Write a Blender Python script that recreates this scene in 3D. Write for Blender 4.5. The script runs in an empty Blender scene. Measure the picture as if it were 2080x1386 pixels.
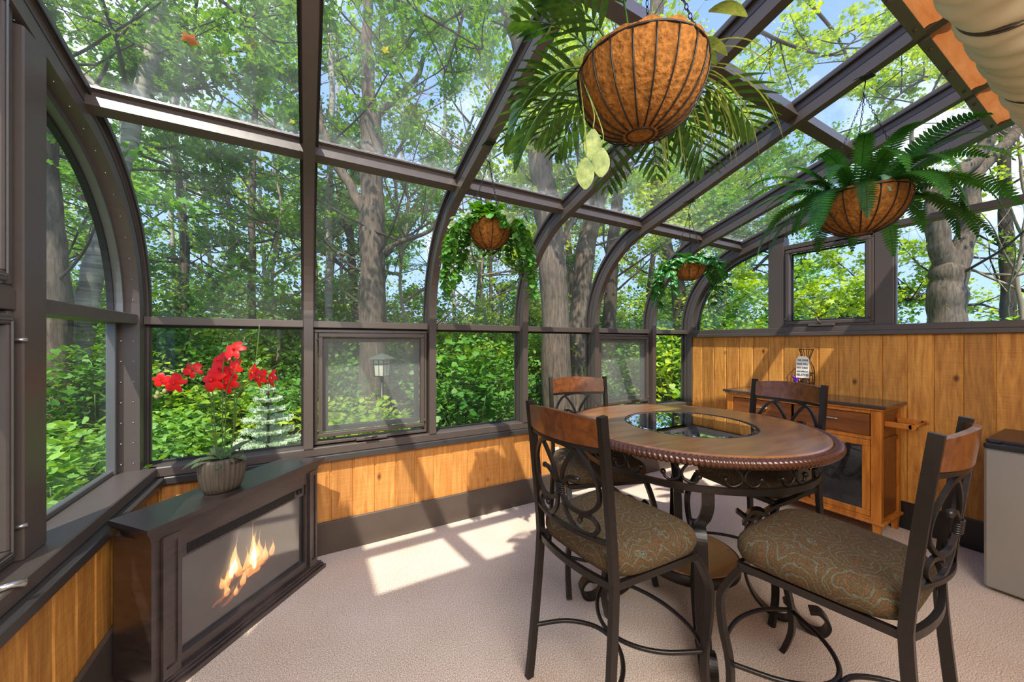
import bpy, math, random
import numpy as np
from mathutils import Vector, Matrix
random.seed(7); rng = np.random.default_rng(7)
PI = math.pi
scene = bpy.context.scene
COL = scene.collection

# ------------------------------------------------------------------ camera
H = 1.35
FPX = 744.0                       # focal length in pixels of a 2080 px wide frame
TH = math.atan(418/744.0)         # heading, clockwise from +Y
FWD = (math.sin(TH), math.cos(TH)); RGT = (math.cos(TH), -math.sin(TH))
cam_data = bpy.data.cameras.new('camera')
cam = bpy.data.objects.new('camera', cam_data); COL.objects.link(cam)
cam_data.sensor_width = 36.0; cam_data.sensor_fit = 'HORIZONTAL'
cam_data.lens = 36.0*FPX/2080.0
cam_data.shift_y = 4.0/2080.0
cam_data.clip_start = 0.02; cam_data.clip_end = 500
cam.location = (0, 0, H); cam.rotation_euler = (PI/2, 0, -TH)
scene.camera = cam

# ------------------------------------------------------------------ view, sky, sun, big lights
vs = scene.view_settings
vs.view_transform = 'Standard'; vs.look = 'None'; vs.gamma = 1.0
vs.use_curve_mapping = False
vs.exposure = 1.28

world = bpy.data.worlds.new('sky'); scene.world = world; world.use_nodes = True
wn = world.node_tree.nodes; wl = world.node_tree.links; wn.clear()
w_out = wn.new('ShaderNodeOutputWorld'); w_bg = wn.new('ShaderNodeBackground')
w_tc = wn.new('ShaderNodeTexCoord'); w_sep = wn.new('ShaderNodeSeparateXYZ')
w_grad = wn.new('ShaderNodeValToRGB'); w_noise = wn.new('ShaderNodeTexNoise'); w_cl = wn.new('ShaderNodeValToRGB'); w_mix = wn.new('ShaderNodeMixRGB')
w_grad.color_ramp.elements[0].position = 0.0; w_grad.color_ramp.elements[0].color = (0.30, 0.42, 0.68, 1)
w_grad.color_ramp.elements[1].position = 0.75; w_grad.color_ramp.elements[1].color = (0.13, 0.24, 0.58, 1)
w_noise.inputs['Scale'].default_value = 2.2; w_noise.inputs['Detail'].default_value = 7; w_noise.inputs['Roughness'].default_value = 0.6
w_cl.color_ramp.elements[0].position = 0.52; w_cl.color_ramp.elements[0].color = (0, 0, 0, 1)
w_cl.color_ramp.elements[1].position = 0.72; w_cl.color_ramp.elements[1].color = (1, 1, 1, 1)
w_mix.inputs[2].default_value = (0.80, 0.84, 0.92, 1)
wl.new(w_tc.outputs['Generated'], w_sep.inputs[0]); wl.new(w_sep.outputs[2], w_grad.inputs[0])
wl.new(w_tc.outputs['Generated'], w_noise.inputs['Vector']); wl.new(w_noise.outputs[0], w_cl.inputs[0])
wl.new(w_cl.outputs[0], w_mix.inputs[0]); wl.new(w_grad.outputs[0], w_mix.inputs[1])
wl.new(w_mix.outputs[0], w_bg.inputs[0]); wl.new(w_bg.outputs[0], w_out.inputs[0])
w_bg.inputs[1].default_value = 1.0

sun_d = bpy.data.lights.new('sun', 'SUN'); sun_d.energy = 3.1; sun_d.angle = 0.012; sun_d.color = (1.0, 0.94, 0.84)
sun = bpy.data.objects.new('sun', sun_d); COL.objects.link(sun)
sdir = Vector((0.58, 1.0, -1.78)).normalized()
sun.rotation_euler = sdir.to_track_quat('-Z', 'Y').to_euler(); sun.location = (-6, -8, 14)

# unseen area light added behind the camera to brighten the interior
lamp_d = bpy.data.lights.new('interior_fill_light', 'AREA'); lamp_d.shape = 'RECTANGLE'; lamp_d.size = 2.0; lamp_d.size_y = 1.3
lamp_d.energy = 44; lamp_d.color = (1.0, 0.98, 0.95)
lamp = bpy.data.objects.new('interior_fill_light', lamp_d); COL.objects.link(lamp)
lamp.location = (0.45, -1.0, 2.45); lamp.rotation_euler = Vector((-0.02, 0.72, -0.72)).to_track_quat('-Z', 'Y').to_euler()

# ------------------------------------------------------------------ helpers
def PX(x, y, d):
    """world point at depth d (m) in the heading direction that the photo shows at pixel x, y"""
    a = (x-1040)/FPX; b = -(y-697)/FPX
    return Vector(((FWD[0]+a*RGT[0])*d, (FWD[1]+a*RGT[1])*d, H+b*d))

class MB:
    def __init__(s): s.v = []; s.f = []; s.sm = []; s.mi = []
    def add(s, vs_, fs, smooth=False, mi=0):
        o = len(s.v); s.v.extend([tuple(p) for p in vs_])
        for f in fs: s.f.append(tuple(i+o for i in f)); s.sm.append(smooth); s.mi.append(mi)
    def box(s, x0, x1, y0, y1, z0, z1, mi=0):
        s.add([(x0,y0,z0),(x1,y0,z0),(x1,y1,z0),(x0,y1,z0),(x0,y0,z1),(x1,y0,z1),(x1,y1,z1),(x0,y1,z1)],
              [(0,3,2,1),(4,5,6,7),(0,1,5,4),(1,2,6,5),(2,3,7,6),(3,0,4,7)], False, mi)
    def bbox(s, x0, x1, y0, y1, z0, z1, b=.004, mi=0):
        """box with chamfered edges"""
        b = min(b, (x1-x0)*.45, (y1-y0)*.45, (z1-z0)*.45)
        vs_ = []
        for (z, i) in ((z0, b), (z0+b, 0), (z1-b, 0), (z1, b)):
            X0, X1, Y0, Y1 = x0+i, x1-i, y0+i, y1-i; c = b if i == 0 else b*.3
            vs_ += [(X0+c,Y0,z),(X1-c,Y0,z),(X1,Y0+c,z),(X1,Y1-c,z),(X1-c,Y1,z),(X0+c,Y1,z),(X0,Y1-c,z),(X0,Y0+c,z)]
        fs = [tuple(range(7,-1,-1)), tuple(range(24,32))]
        for k in range(3):
            for i in range(8):
                j = (i+1) % 8; fs.append((k*8+i, k*8+j, (k+1)*8+j, (k+1)*8+i))
        s.add(vs_, fs, False, mi)
    def prism(s, pts, z0, z1, mi=0, inset=0):
        """vertical prism over a ccw xy outline"""
        n = len(pts); cx = sum(p[0] for p in pts)/n; cy = sum(p[1] for p in pts)/n
        vs_ = [(p[0], p[1], z0) for p in pts]+[(p[0], p[1], z1) for p in pts]
        fs = [tuple(range(n-1,-1,-1)), tuple(range(n, 2*n))]+[(i, (i+1)%n, n+(i+1)%n, n+i) for i in range(n)]
        s.add(vs_, fs, False, mi)
    def tube(s, pts, r, n=8, closed=False, smooth=True, mi=0, cap=True, flat=1.0, up0=None):
        pts = [Vector(p) for p in pts]; m = len(pts)
        rs = r if hasattr(r, '__len__') else [r]*m
        t = []
        for i in range(m):
            a = pts[(i-1) % m] if (closed or i > 0) else pts[i]
            b = pts[(i+1) % m] if (closed or i < m-1) else pts[i]
            d = b-a
            t.append(d.normalized() if d.length > 1e-9 else Vector((0,0,1)))
        up = Vector(up0) if up0 else (Vector((0,0,1)) if abs(t[0].z) < .9 else Vector((1,0,0)))
        vs_ = []
        for i in range(m):
            sd = t[i].cross(up)
            if sd.length < 1e-6: sd = t[i].orthogonal()
            sd.normalize(); u = sd.cross(t[i]).normalized(); up = u
            for k in range(n):
                a = 2*PI*k/n
                vs_.append(pts[i]+sd*(math.cos(a)*rs[i])+u*(math.sin(a)*rs[i]*flat))
        fs = []
        for i in range(m if closed else m-1):
            j = (i+1) % m
            for k in range(n):
                l = (k+1) % n; fs.append((i*n+k, i*n+l, j*n+l, j*n+k))
        if not closed and cap:
            fs.append(tuple(range(n-1,-1,-1))); fs.append(tuple((m-1)*n+k for k in range(n)))
        s.add(vs_, fs, smooth, mi)
    def bar(s, pts, side, w, h, off=0.0, closed=False, mi=0, taper=None):
        """rectangular bar along a path; w measured along `side`, h across (inward normal), off shifts along the normal"""
        pts = [Vector(p) for p in pts]; m = len(pts); side = Vector(side).normalized(); vs_ = []
        for i in range(m):
            a = pts[i-1] if (closed or i > 0) else pts[i]; b = pts[(i+1) % m] if (closed or i < m-1) else pts[i]
            t = (b-a).normalized(); nrm = t.cross(side).normalized()
            ww = w*(taper[i] if taper else 1); hh = h*(taper[i] if taper else 1)
            sd = side if abs(t.dot(side)) < .5 else nrm.cross(t).normalized()
            c = pts[i]+nrm*off
            for (p, q) in ((-1,-1),(1,-1),(1,1),(-1,1)): vs_.append(c+sd*(p*ww/2)+nrm*(q*hh/2))
        fs = []
        for i in range(m if closed else m-1):
            j = (i+1) % m
            for k in range(4):
                l = (k+1) % 4; fs.append((i*4+k, j*4+k, j*4+l, i*4+l))
        if not closed: fs += [(0,1,2,3), tuple((m-1)*4+k for k in (3,2,1,0))]
        s.add(vs_, fs, False, mi)
    def lathe(s, prof, c=(0,0,0), n=32, smooth=True, mi=0, sx=1, sy=1, caps=True):
        vs_ = []; m = len(prof)
        for (r, z) in prof:
            for k in range(n):
                a = 2*PI*k/n; vs_.append((c[0]+r*math.cos(a)*sx, c[1]+r*math.sin(a)*sy, c[2]+z))
        fs = [(i*n+k, i*n+(k+1)%n, (i+1)*n+(k+1)%n, (i+1)*n+k) for i in range(m-1) for k in range(n)]
        if caps: fs += [tuple(range(n-1,-1,-1)), tuple((m-1)*n+k for k in range(n))]
        s.add(vs_, fs, smooth, mi)
    def ball(s, c, r, n=8, mi=0, sz=1):
        prof = [(max(r*math.sin(PI*i/n), 1e-4), -r*math.cos(PI*i/n)*sz) for i in range(n+1)]
        s.lathe(prof, c, n+2, True, mi)
    def raw(s, V, F, smooth=False, mi=0):
        o = len(s.v); s.v.extend(map(tuple, V.tolist()))
        for f in F.tolist(): s.f.append(tuple(i+o for i in f)); s.sm.append(smooth); s.mi.append(mi)
    def build(s, name, mats, parent=None, local=False, mesh_only=False):
        me = bpy.data.meshes.new(name)
        off = Vector((0,0,0))
        if parent is not None and not local:
            p = parent; 
            while p is not None: off = off+p.location; p = p.parent
        vv = [(a[0]-off.x, a[1]-off.y, a[2]-off.z) for a in s.v]
        me.from_pydata(vv, [], s.f)
        me.polygons.foreach_set('use_smooth', s.sm); me.polygons.foreach_set('material_index', s.mi)
        if not isinstance(mats, (list, tuple)): mats = [mats]
        for m_ in mats: me.materials.append(m_)
        me.update()
        o = bpy.data.objects.new(name, me); COL.objects.link(o)
        if parent is not None: o.parent = parent
        return o

def tag(o, label=None, cat=None, group=None, kind=None):
    if label: o['label'] = label
    if cat: o['category'] = cat
    if group: o['group'] = group
    if kind: o['kind'] = kind
    return o
def thing(name, label, cat, loc=(0,0,0), rz=0, group=None, kind=None):
    o = bpy.data.objects.new(name, None); COL.objects.link(o); o.location = loc; o.rotation_euler = (0,0,rz)
    o.empty_display_size = .1
    return tag(o, label, cat, group, kind)
def struct(name, mb, m, parent=None):
    o = mb.build(name, m, parent)
    if parent is None: o['kind'] = 'structure'
    return o
def sroot(name, loc=(0,0,0)):
    o = bpy.data.objects.new(name, None); COL.objects.link(o); o.location = loc; o['kind'] = 'structure'; return o
def copy_tree(o, parent=None):
    c = o.copy(); COL.objects.link(c); c.parent = parent
    for ch in list(o.children): copy_tree(ch, c)
    return c
def spline(P, n=8, closed=False):
    """Catmull-Rom through P"""
    P = [Vector(p) if len(p) == 3 else Vector((p[0], p[1], 0)) for p in P]; m = len(P); out = []
    segs = m if closed else m-1
    for i in range(segs):
        p1 = P[i]; p2 = P[(i+1) % m]
        p0 = P[i-1] if (closed or i > 0) else p1*2-p2
        p3 = P[(i+2) % m] if (closed or i < m-2) else p2*2-p1
        for k in range(n):
            t = k/n
            out.append(0.5*((2*p1)+(p2-p0)*t+(2*p0-5*p1+4*p2-p3)*t*t+(3*p1-p0-3*p2+p3)*t*t*t))
    if not closed: out.append(P[-1].copy())
    return out

# ------------------------------------------------------------------ materials
def srgb(r, g, b):
    f = lambda c: ((c/255)/12.92 if c/255 <= .04045 else (((c/255)+.055)/1.055)**2.4)
    return (f(r), f(g), f(b), 1)
def newmat(name):
    m = bpy.data.materials.new(name); m.use_nodes = True; nt = m.node_tree
    b = nt.nodes.get('Principled BSDF'); return m, nt, nt.nodes, nt.links, b
def plain(name, c, rough=.5, metal=0, spec=.5, bump=None, coat=0):
    m, nt, N, L, b = newmat(name)
    b.inputs['Base Color'].default_value = c; b.inputs['Roughness'].default_value = rough; b.inputs['Metallic'].default_value = metal
    b.inputs['Specular IOR Level'].default_value = spec
    if coat: b.inputs['Coat Weight'].default_value = coat; b.inputs['Coat Roughness'].default_value = .12
    no = N.new('ShaderNodeTexNoise'); tc = N.new('ShaderNodeTexCoord'); L.new(tc.outputs['Object'], no.inputs['Vector'])
    no.inputs['Scale'].default_value = bump[0] if bump else 14; no.inputs['Detail'].default_value = 5
    mx = N.new('ShaderNodeMixRGB'); mx.blend_type = 'MULTIPLY'; mx.inputs[0].default_value = bump[2] if bump and len(bump) > 2 else .18
    mx.inputs[1].default_value = c; L.new(no.outputs[0], mx.inputs[2]); 
    hs = N.new('ShaderNodeHueSaturation'); hs.inputs['Value'].default_value = 1+.5*(bump[2] if bump and len(bump) > 2 else .18)
    L.new(mx.outputs[0], hs.inputs['Color']); L.new(hs.outputs[0], b.inputs['Base Color'])
    if bump:
        bp = N.new('ShaderNodeBump'); bp.inputs['Strength'].default_value = bump[1]; bp.inputs['Distance'].default_value = .01
        L.new(no.outputs[0], bp.inputs['Height']); L.new(bp.outputs[0], b.inputs['Normal'])
    return m
def grained(name, c1, c2, stretch=(12,12,1.2), rough=.4, scale=4, coat=0, knots=False, plank=None, saw=False, bump=.15):
    """wood: grain noise stretched along the axis with the small stretch value"""
    m, nt, N, L, b = newmat(name)
    tc = N.new('ShaderNodeTexCoord'); mp = N.new('ShaderNodeMapping'); mp.inputs['Scale'].default_value = stretch
    L.new(tc.outputs['Object'], mp.inputs['Vector'])
    vec = mp.outputs[0]; rnd = None
    if plank:
        axis, w = plank
        sp = N.new('ShaderNodeSeparateXYZ'); L.new(tc.outputs['Object'], sp.inputs[0])
        d = N.new('ShaderNodeMath'); d.operation = 'DIVIDE'; d.inputs[1].default_value = w; L.new(sp.outputs[axis], d.inputs[0])
        fl = N.new('ShaderNodeMath'); fl.operation = 'FLOOR'; L.new(d.outputs[0], fl.inputs[0])
        wn_ = N.new('ShaderNodeTexWhiteNoise'); wn_.noise_dimensions = '1D'; L.new(fl.outputs[0], wn_.inputs['W']); rnd = wn_
        ad = N.new('ShaderNodeVectorMath'); ad.operation = 'MULTIPLY_ADD'
        ad.inputs[1].default_value = (9, 9, 9); L.new(wn_.outputs['Color'], ad.inputs[0]); L.new(mp.outputs[0], ad.inputs[2]); vec = ad.outputs[0]
    no = N.new('ShaderNodeTexNoise'); no.inputs['Scale'].default_value = scale; no.inputs['Detail'].default_value = 8
    no.inputs['Roughness'].default_value = .62; no.inputs['Distortion'].default_value = .6; L.new(vec, no.inputs['Vector'])
    rp = N.new('ShaderNodeValToRGB'); rp.color_ramp.elements[0].position = .3; rp.color_ramp.elements[0].color = c1
    rp.color_ramp.elements[1].position = .68; rp.color_ramp.elements[1].color = c2
    L.new(no.outputs[0], rp.inputs[0]); colr = rp.outputs[0]
    if rnd:
        hs = N.new('ShaderNodeHueSaturation')
        mr = N.new('ShaderNodeMapRange'); mr.inputs['To Min'].default_value = .80; mr.inputs['To Max'].default_value = 1.14
        L.new(rnd.outputs['Value'], mr.inputs[0]); L.new(mr.outputs[0], hs.inputs['Value']); L.new(colr, hs.inputs['Color']); colr = hs.outputs[0]
    if knots:
        mk = N.new('ShaderNodeMapping'); mk.inputs['Scale'].default_value = (5.5, 5.5, 3.2); L.new(tc.outputs['Object'], mk.inputs['Vector'])
        vo = N.new('ShaderNodeTexVoronoi'); vo.inputs['Scale'].default_value = 1.0; L.new(mk.outputs[0], vo.inputs['Vector'])
        kr = N.new('ShaderNodeValToRGB'); kr.color_ramp.elements[0].position = .035; kr.color_ramp.elements[0].color = (1,1,1,1)
        kr.color_ramp.elements[1].position = .11; kr.color_ramp.elements[1].color = (0,0,0,1); L.new(vo.outputs['Distance'], kr.inputs[0])
        mk2 = N.new('ShaderNodeMixRGB'); mk2.inputs[2].default_value = (c1[0]*.25, c1[1]*.18, c1[2]*.15, 1)
        L.new(kr.outputs[0], mk2.inputs[0]); L.new(colr, mk2.inputs[1]); colr = mk2.outputs[0]
    hgt = no.outputs[0]
    if saw:
        ms = N.new('ShaderNodeMapping'); ms.inputs['Scale'].default_value = (5, 5, 120); L.new(tc.outputs['Object'], ms.inputs['Vector'])
        ns = N.new('ShaderNodeTexNoise'); ns.inputs['Scale'].default_value = 1.0; ns.inputs['Detail'].default_value = 3; L.new(ms.outputs[0], ns.inputs['Vector'])
        mm = N.new('ShaderNodeMixRGB'); mm.blend_type = 'OVERLAY'; mm.inputs[0].default_value = .20
        L.new(colr, mm.inputs[1]); L.new(ns.outputs[0], mm.inputs[2]); colr = mm.outputs[0]; hgt = ns.outputs[0]
    L.new(colr, b.inputs['Base Color']); b.inputs['Roughness'].default_value = rough
    if coat: b.inputs['Coat Weight'].default_value = coat; b.inputs['Coat Roughness'].default_value = .1 if coat < .9 else .32; b.inputs['Coat IOR'].default_value = 1.5 if coat < .9 else 1.7
    bp = N.new('ShaderNodeBump'); bp.inputs['Strength'].default_value = bump; bp.inputs['Distance'].default_value = .004
    L.new(hgt, bp.inputs['Height']); L.new(bp.outputs[0], b.inputs['Normal'])
    return m
def leafmat(name, c1, c2, trans=.35, scale=1.3, rough=.45, vein=None, tint=None):
    """leaf: diffuse + translucent, colour drifting through space"""
    m, nt, N, L, b = newmat(name); N.remove(b); out = N.get('Material Output')
    tc = N.new('ShaderNodeTexCoord'); no = N.new('ShaderNodeTexNoise'); no.inputs['Scale'].default_value = scale; no.inputs['Detail'].default_value = 6
    no.inputs['Roughness'].default_value = .75
    L.new(tc.outputs['Object'], no.inputs['Vector'])
    rp = N.new('ShaderNodeValToRGB'); rp.color_ramp.elements[0].position = .36; rp.color_ramp.elements[0].color = c1
    rp.color_ramp.elements[1].position = .64; rp.color_ramp.elements[1].color = c2; L.new(no.outputs[0], rp.inputs[0])
    df = N.new('ShaderNodeBsdfPrincipled'); df.inputs['Roughness'].default_value = rough; df.inputs['Specular IOR Level'].default_value = .35
    L.new(rp.outputs[0], df.inputs['Base Color'])
    tr = N.new('ShaderNodeBsdfTranslucent'); hs = N.new('ShaderNodeHueSaturation'); hs.inputs['Hue'].default_value = .48
    hs.inputs['Saturation'].default_value = 1.15; hs.inputs['Value'].default_value = 1.5
    L.new(rp.outputs[0], hs.inputs['Color']); L.new(hs.outputs[0], tr.inputs['Color'])
    mx = N.new('ShaderNodeMixShader'); mx.inputs[0].default_value = trans
    L.new(df.outputs[0], mx.inputs[1]); L.new(tr.outputs[0], mx.inputs[2]); L.new(mx.outputs[0], out.inputs['Surface'])
    return m
def glassmat(name, dust=.06, tint=(.93,.96,.95,1), gloss=.07, dscale=3.0, streak=(1,1,1), rough=.0, lo=.45, hi=.8):
    """window glass: see-through, a weak sharp reflection and a procedural film of dust"""
    m, nt, N, L, b = newmat(name); N.remove(b); out = N.get('Material Output')
    tp = N.new('ShaderNodeBsdfTransparent'); tp.inputs[0].default_value = tint
    gl = N.new('ShaderNodeBsdfGlossy'); gl.inputs['Roughness'].default_value = rough; gl.inputs['Color'].default_value = (.9,.95,1,1)
    lw = N.new('ShaderNodeFresnel'); lw.inputs['IOR'].default_value = 1.35
    mu = N.new('ShaderNodeMath'); mu.operation = 'MULTIPLY'; mu.inputs[1].default_value = gloss/.035
    mu.use_clamp = True; L.new(lw.outputs[0], mu.inputs[0])
    m1 = N.new('ShaderNodeMixShader'); L.new(mu.outputs[0], m1.inputs[0]); L.new(tp.outputs[0], m1.inputs[1]); L.new(gl.outputs[0], m1.inputs[2])
    sh = m1.outputs[0]
    if dust > 0:
        tc = N.new('ShaderNodeTexCoord'); mp = N.new('ShaderNodeMapping'); mp.inputs['Scale'].default_value = streak; L.new(tc.outputs['Object'], mp.inputs['Vector'])
        no = N.new('ShaderNodeTexNoise'); no.inputs['Scale'].default_value = dscale; no.inputs['Detail'].default_value = 9; no.inputs['Roughness'].default_value = .65
        L.new(mp.outputs[0], no.inputs['Vector'])
        mr = N.new('ShaderNodeMapRange'); mr.inputs['From Min'].default_value = lo; mr.inputs['From Max'].default_value = hi
        mr.inputs['To Min'].default_value = dust*.25; mr.inputs['To Max'].default_value = dust; L.new(no.outputs[0], mr.inputs[0])
        df = N.new('ShaderNodeBsdfDiffuse'); df.inputs[0].default_value = (.85,.85,.82,1); tr = N.new('ShaderNodeBsdfTranslucent'); tr.inputs[0].default_value = (.85,.85,.82,1)
        m3 = N.new('ShaderNodeMixShader'); m3.inputs[0].default_value = .5; L.new(df.outputs[0], m3.inputs[1]); L.new(tr.outputs[0], m3.inputs[2])
        m2 = N.new('ShaderNodeMixShader'); L.new(mr.outputs[0], m2.inputs[0]); L.new(sh, m2.inputs[1]); L.new(m3.outputs[0], m2.inputs[2]); sh = m2.outputs[0]
    L.new(sh, out.inputs['Surface'])
    return m
def emis(name, c, s):
    m, nt, N, L, b = newmat(name); b.inputs['Base Color'].default_value = (0,0,0,1)
    b.inputs['Emission Color'].default_value = c; b.inputs['Emission Strength'].default_value = s; return m

M_bronze = plain('bronze_aluminium', (.086,.067,.057,1), .40, .12, .6, (30,.02,.15))
M_rail = plain('green_grey_rail', (.12,.13,.10,1), .45, .2, .5, (20,.03,.2))
M_gasket = plain('black_gasket', (.012,.012,.014,1), .5)
M_silver = plain('aluminium_edge', (.17,.17,.165,1), .4, .6)
M_screw = plain('steel_screw', (.55,.53,.5,1), .3, .9)
M_planklong = grained('cedar_planks_long', srgb(176,108,40), srgb(214,152,80), (14,14,1.3), .62, 3.2, plank=(0,.137), knots=True, saw=True, bump=.35)
M_plankside = grained('cedar_planks_side', srgb(160,98,34), srgb(212,150,66), (14,14,1.3), .62, 3.2, plank=(1,.131), knots=True, saw=True, bump=.35)
M_base = plain('brown_painted_board', (.085,.062,.048,1), .42, 0, .5, (7,.08,.35))
M_blackbase = plain('black_painted_board', (.012,.011,.011,1), .4)
M_cap = plain('dark_cap_board', (.04,.036,.034,1), .34, 0, .8, (18,.03,.2))
M_glass = glassmat('window_glass', .03, gloss=.035)
M_glass_roof = glassmat('dusty_roof_glass', .16, gloss=.045, dscale=1.2, streak=(5,1.2,1), lo=.42, hi=.78)
def fringe(m, y_edge, width):
    """pollen and seed fluff caught along the lower edge of a roof pane (object y near y_edge)"""
    nt = m.node_tree; N = nt.nodes; L = nt.links; out = N.get('Material Output'); src = out.inputs['Surface'].links[0].from_socket
    tc = N.new('ShaderNodeTexCoord'); sp = N.new('ShaderNodeSeparateXYZ'); L.new(tc.outputs['Object'], sp.inputs[0])
    mr = N.new('ShaderNodeMapRange'); mr.inputs['From Min'].default_value = y_edge-width; mr.inputs['From Max'].default_value = y_edge; L.new(sp.outputs[1], mr.inputs[0])
    pw = N.new('ShaderNodeMath'); pw.operation = 'POWER'; pw.inputs[1].default_value = 2.5; L.new(mr.outputs[0], pw.inputs[0])
    no = N.new('ShaderNodeTexNoise'); no.inputs['Scale'].default_value = 26; no.inputs['Detail'].default_value = 8; L.new(tc.outputs['Object'], no.inputs['Vector'])
    nr = N.new('ShaderNodeMapRange'); nr.inputs['From Min'].default_value = .38; nr.inputs['From Max'].default_value = .62; L.new(no.outputs[0], nr.inputs[0])
    mu = N.new('ShaderNodeMath'); mu.operation = 'MULTIPLY'; L.new(pw.outputs[0], mu.inputs[0]); L.new(nr.outputs[0], mu.inputs[1])
    m3 = N.new('ShaderNodeMath'); m3.operation = 'MULTIPLY'; m3.inputs[1].default_value = .8; L.new(mu.outputs[0], m3.inputs[0])
    df = N.new('ShaderNodeBsdfDiffuse'); df.inputs[0].default_value = (.75,.74,.68,1); tr = N.new('ShaderNodeBsdfTranslucent'); tr.inputs[0].default_value = (.85,.84,.78,1)
    ad = N.new('ShaderNodeMixShader'); ad.inputs[0].default_value = .7; L.new(df.outputs[0], ad.inputs[1]); L.new(tr.outputs[0], ad.inputs[2])
    mx = N.new('ShaderNodeMixShader'); L.new(m3.outputs[0], mx.inputs[0]); L.new(src, mx.inputs[1]); L.new(ad.outputs[0], mx.inputs[2]); L.new(mx.outputs[0], out.inputs['Surface'])
fringe(M_glass_roof, -.615, .16)
M_glass_curve = glassmat('dusty_curved_glass', .11, gloss=.04, dscale=1.6, streak=(1,1.6,3), lo=.42, hi=.8)
M_screen = glassmat('insect_screen', .34, tint=(.80,.80,.80,1), gloss=.0, dscale=1.1, lo=.2, hi=.75)
M_iron = plain('antique_bronze_iron', (.016,.012,.010,1), .34, .3, .55, (22,.12,.5))
M_tabletop = grained('satin_table_veneer', srgb(104,62,30), srgb(160,106,58), (1.2,9,9), .30, 2.2, coat=1.0, bump=.03)
M_rope = plain('carved_rope_edge', srgb(74,38,18), .25, 0, .6, (20,.1,.4), coat=.4)
M_crest = grained('cherry_stained_wood', srgb(66,34,15), srgb(116,67,33), (9,1.1,9), .28, 2.6, coat=.4, bump=.03)
M_darkwood = grained('espresso_wood', (.012,.007,.006,1), (.045,.028,.025,1), (3,3,12), .34, 3, coat=1.0, bump=.08)
M_buffet = grained('honey_oak', srgb(150,82,20), srgb(204,128,46), (10,10,1.2), .38, 3.0, bump=.08)
M_buffetdk = grained('walnut_drawer', srgb(92,50,20), srgb(136,80,36), (10,1.2,10), .35, 3.0, bump=.06)
M_buffetin = plain('dark_cabinet_side', srgb(58,32,16), .4, 0, .5, (9,.05,.4))
M_cabglass = plain('smoked_cabinet_glass', (.035,.032,.034,1), .08, 0, .7)
M_toptile = plain('dark_glossy_top', (.06,.05,.045,1), .07, 0, .8)
M_brass = plain('pale_brass', srgb(214,190,150), .25, .9)
M_chrome = plain('satin_metal_knob', (.6,.58,.55,1), .25, .9)
M_cork = plain('coco_fibre', srgb(158,104,50), .9, 0, .1, (70,1.0,1.0))
M_wire = plain('black_wire', (.012,.011,.011,1), .4, .3)
M_palm = leafmat('palm_leaf', srgb(22,60,22), srgb(84,124,52), .22, 7)
M_fern = leafmat('fern_frond_green', srgb(16,62,26), srgb(58,118,40), .3, 4)
M_pale = leafmat('pale_variegated_leaf', srgb(104,128,60), srgb(168,182,100), .25, 30)
M_ivy = leafmat('ivy_leaf', srgb(30,98,34), srgb(108,164,62), .25, 18)
M_perle = leafmat('pearl_leaf', srgb(150,186,120), srgb(210,224,180), .25, 14)
M_pep = leafmat('striped_leaf', srgb(22,84,32), srgb(66,142,58), .2, 9)
M_vein = leafmat('leaf_stripe', srgb(190,226,180), srgb(226,240,214), .2, 9)
M_stem = plain('plant_stem', srgb(70,96,40), .5)
M_red = leafmat('red_petal', srgb(206,12,12), srgb(238,34,26), .18, 30)
M_pot = plain('ribbed_grey_ceramic', srgb(78,70,58), .5, 0, .4, (26,.12,.35))
M_soil = plain('black_moss', (.015,.014,.013,1), .9)
M_orange = grained('terracotta_pleated_shade', srgb(196,110,50), srgb(222,146,84), (1.5,7,7), .85, 2.5, bump=.6)
def see_through(m, amount):
    """fabric that lets some light through"""
    nt = m.node_tree; N = nt.nodes; L = nt.links; out = N.get('Material Output'); b_ = N.get('Principled BSDF')
    tr = N.new('ShaderNodeBsdfTranslucent'); mx = N.new('ShaderNodeMixShader'); mx.inputs[0].default_value = amount
    L.new(b_.inputs['Base Color'].links[0].from_socket, tr.inputs['Color']); L.new(b_.outputs[0], mx.inputs[1]); L.new(tr.outputs[0], mx.inputs[2]); L.new(mx.outputs[0], out.inputs['Surface'])
see_through(M_orange, .38)
M_cream = plain('cream_fabric', srgb(240,224,190), .85, 0, .15, (5,.3,.12))
M_strap = plain('grey_strap', srgb(92,84,76), .5)
M_steel = plain('brushed_stainless', srgb(168,168,164), .34, .75, .5, (3,.0,.1))
M_black = plain('black_plastic', (.015,.014,.014,1), .32)
M_white = plain('white_plastic', srgb(236,232,224), .4)
M_house = plain('house_wall_paint', srgb(226,216,198), .8, 0, .3, (6,.05,.06))
M_bark = grained('grey_brown_bark', srgb(56,46,38), srgb(120,104,86), (9,9,1.4), .9, 3.2, bump=1.0)
M_barkd = grained('dark_bark', srgb(38,32,26), srgb(80,68,54), (9,9,1.4), .9, 3.2, bump=.9)
M_birch = grained('birch_bark', srgb(96,88,74), srgb(190,180,160), (1.5,1.5,9), .8, 1.6, bump=.4)
M_leafA = leafmat('maple_leaf_green', srgb(66,118,42), srgb(148,190,76), .38, 1.2)
M_leafB = leafmat('shade_leaf_green', srgb(58,112,42), srgb(132,180,74), .38, 1.1)
M_leafC = leafmat('lime_leaf', srgb(110,156,46), srgb(204,220,84), .42, 1.2)
M_leafD = leafmat('undergrowth_leaf', srgb(38,92,30), srgb(112,164,58), .32, 1.1)
M_leafH = leafmat('heart_shrub_leaf', srgb(66,120,46), srgb(150,192,84), .3, 2.5)
M_spruce = leafmat('blue_spruce_needle', srgb(164,184,148), srgb(226,236,206), .2, 6)
M_twig = plain('pale_bare_twig', srgb(150,132,112), .9)
M_ground = plain('forest_floor', srgb(72,104,44), .95, 0, .1, (2.2,.5,.7))

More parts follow.
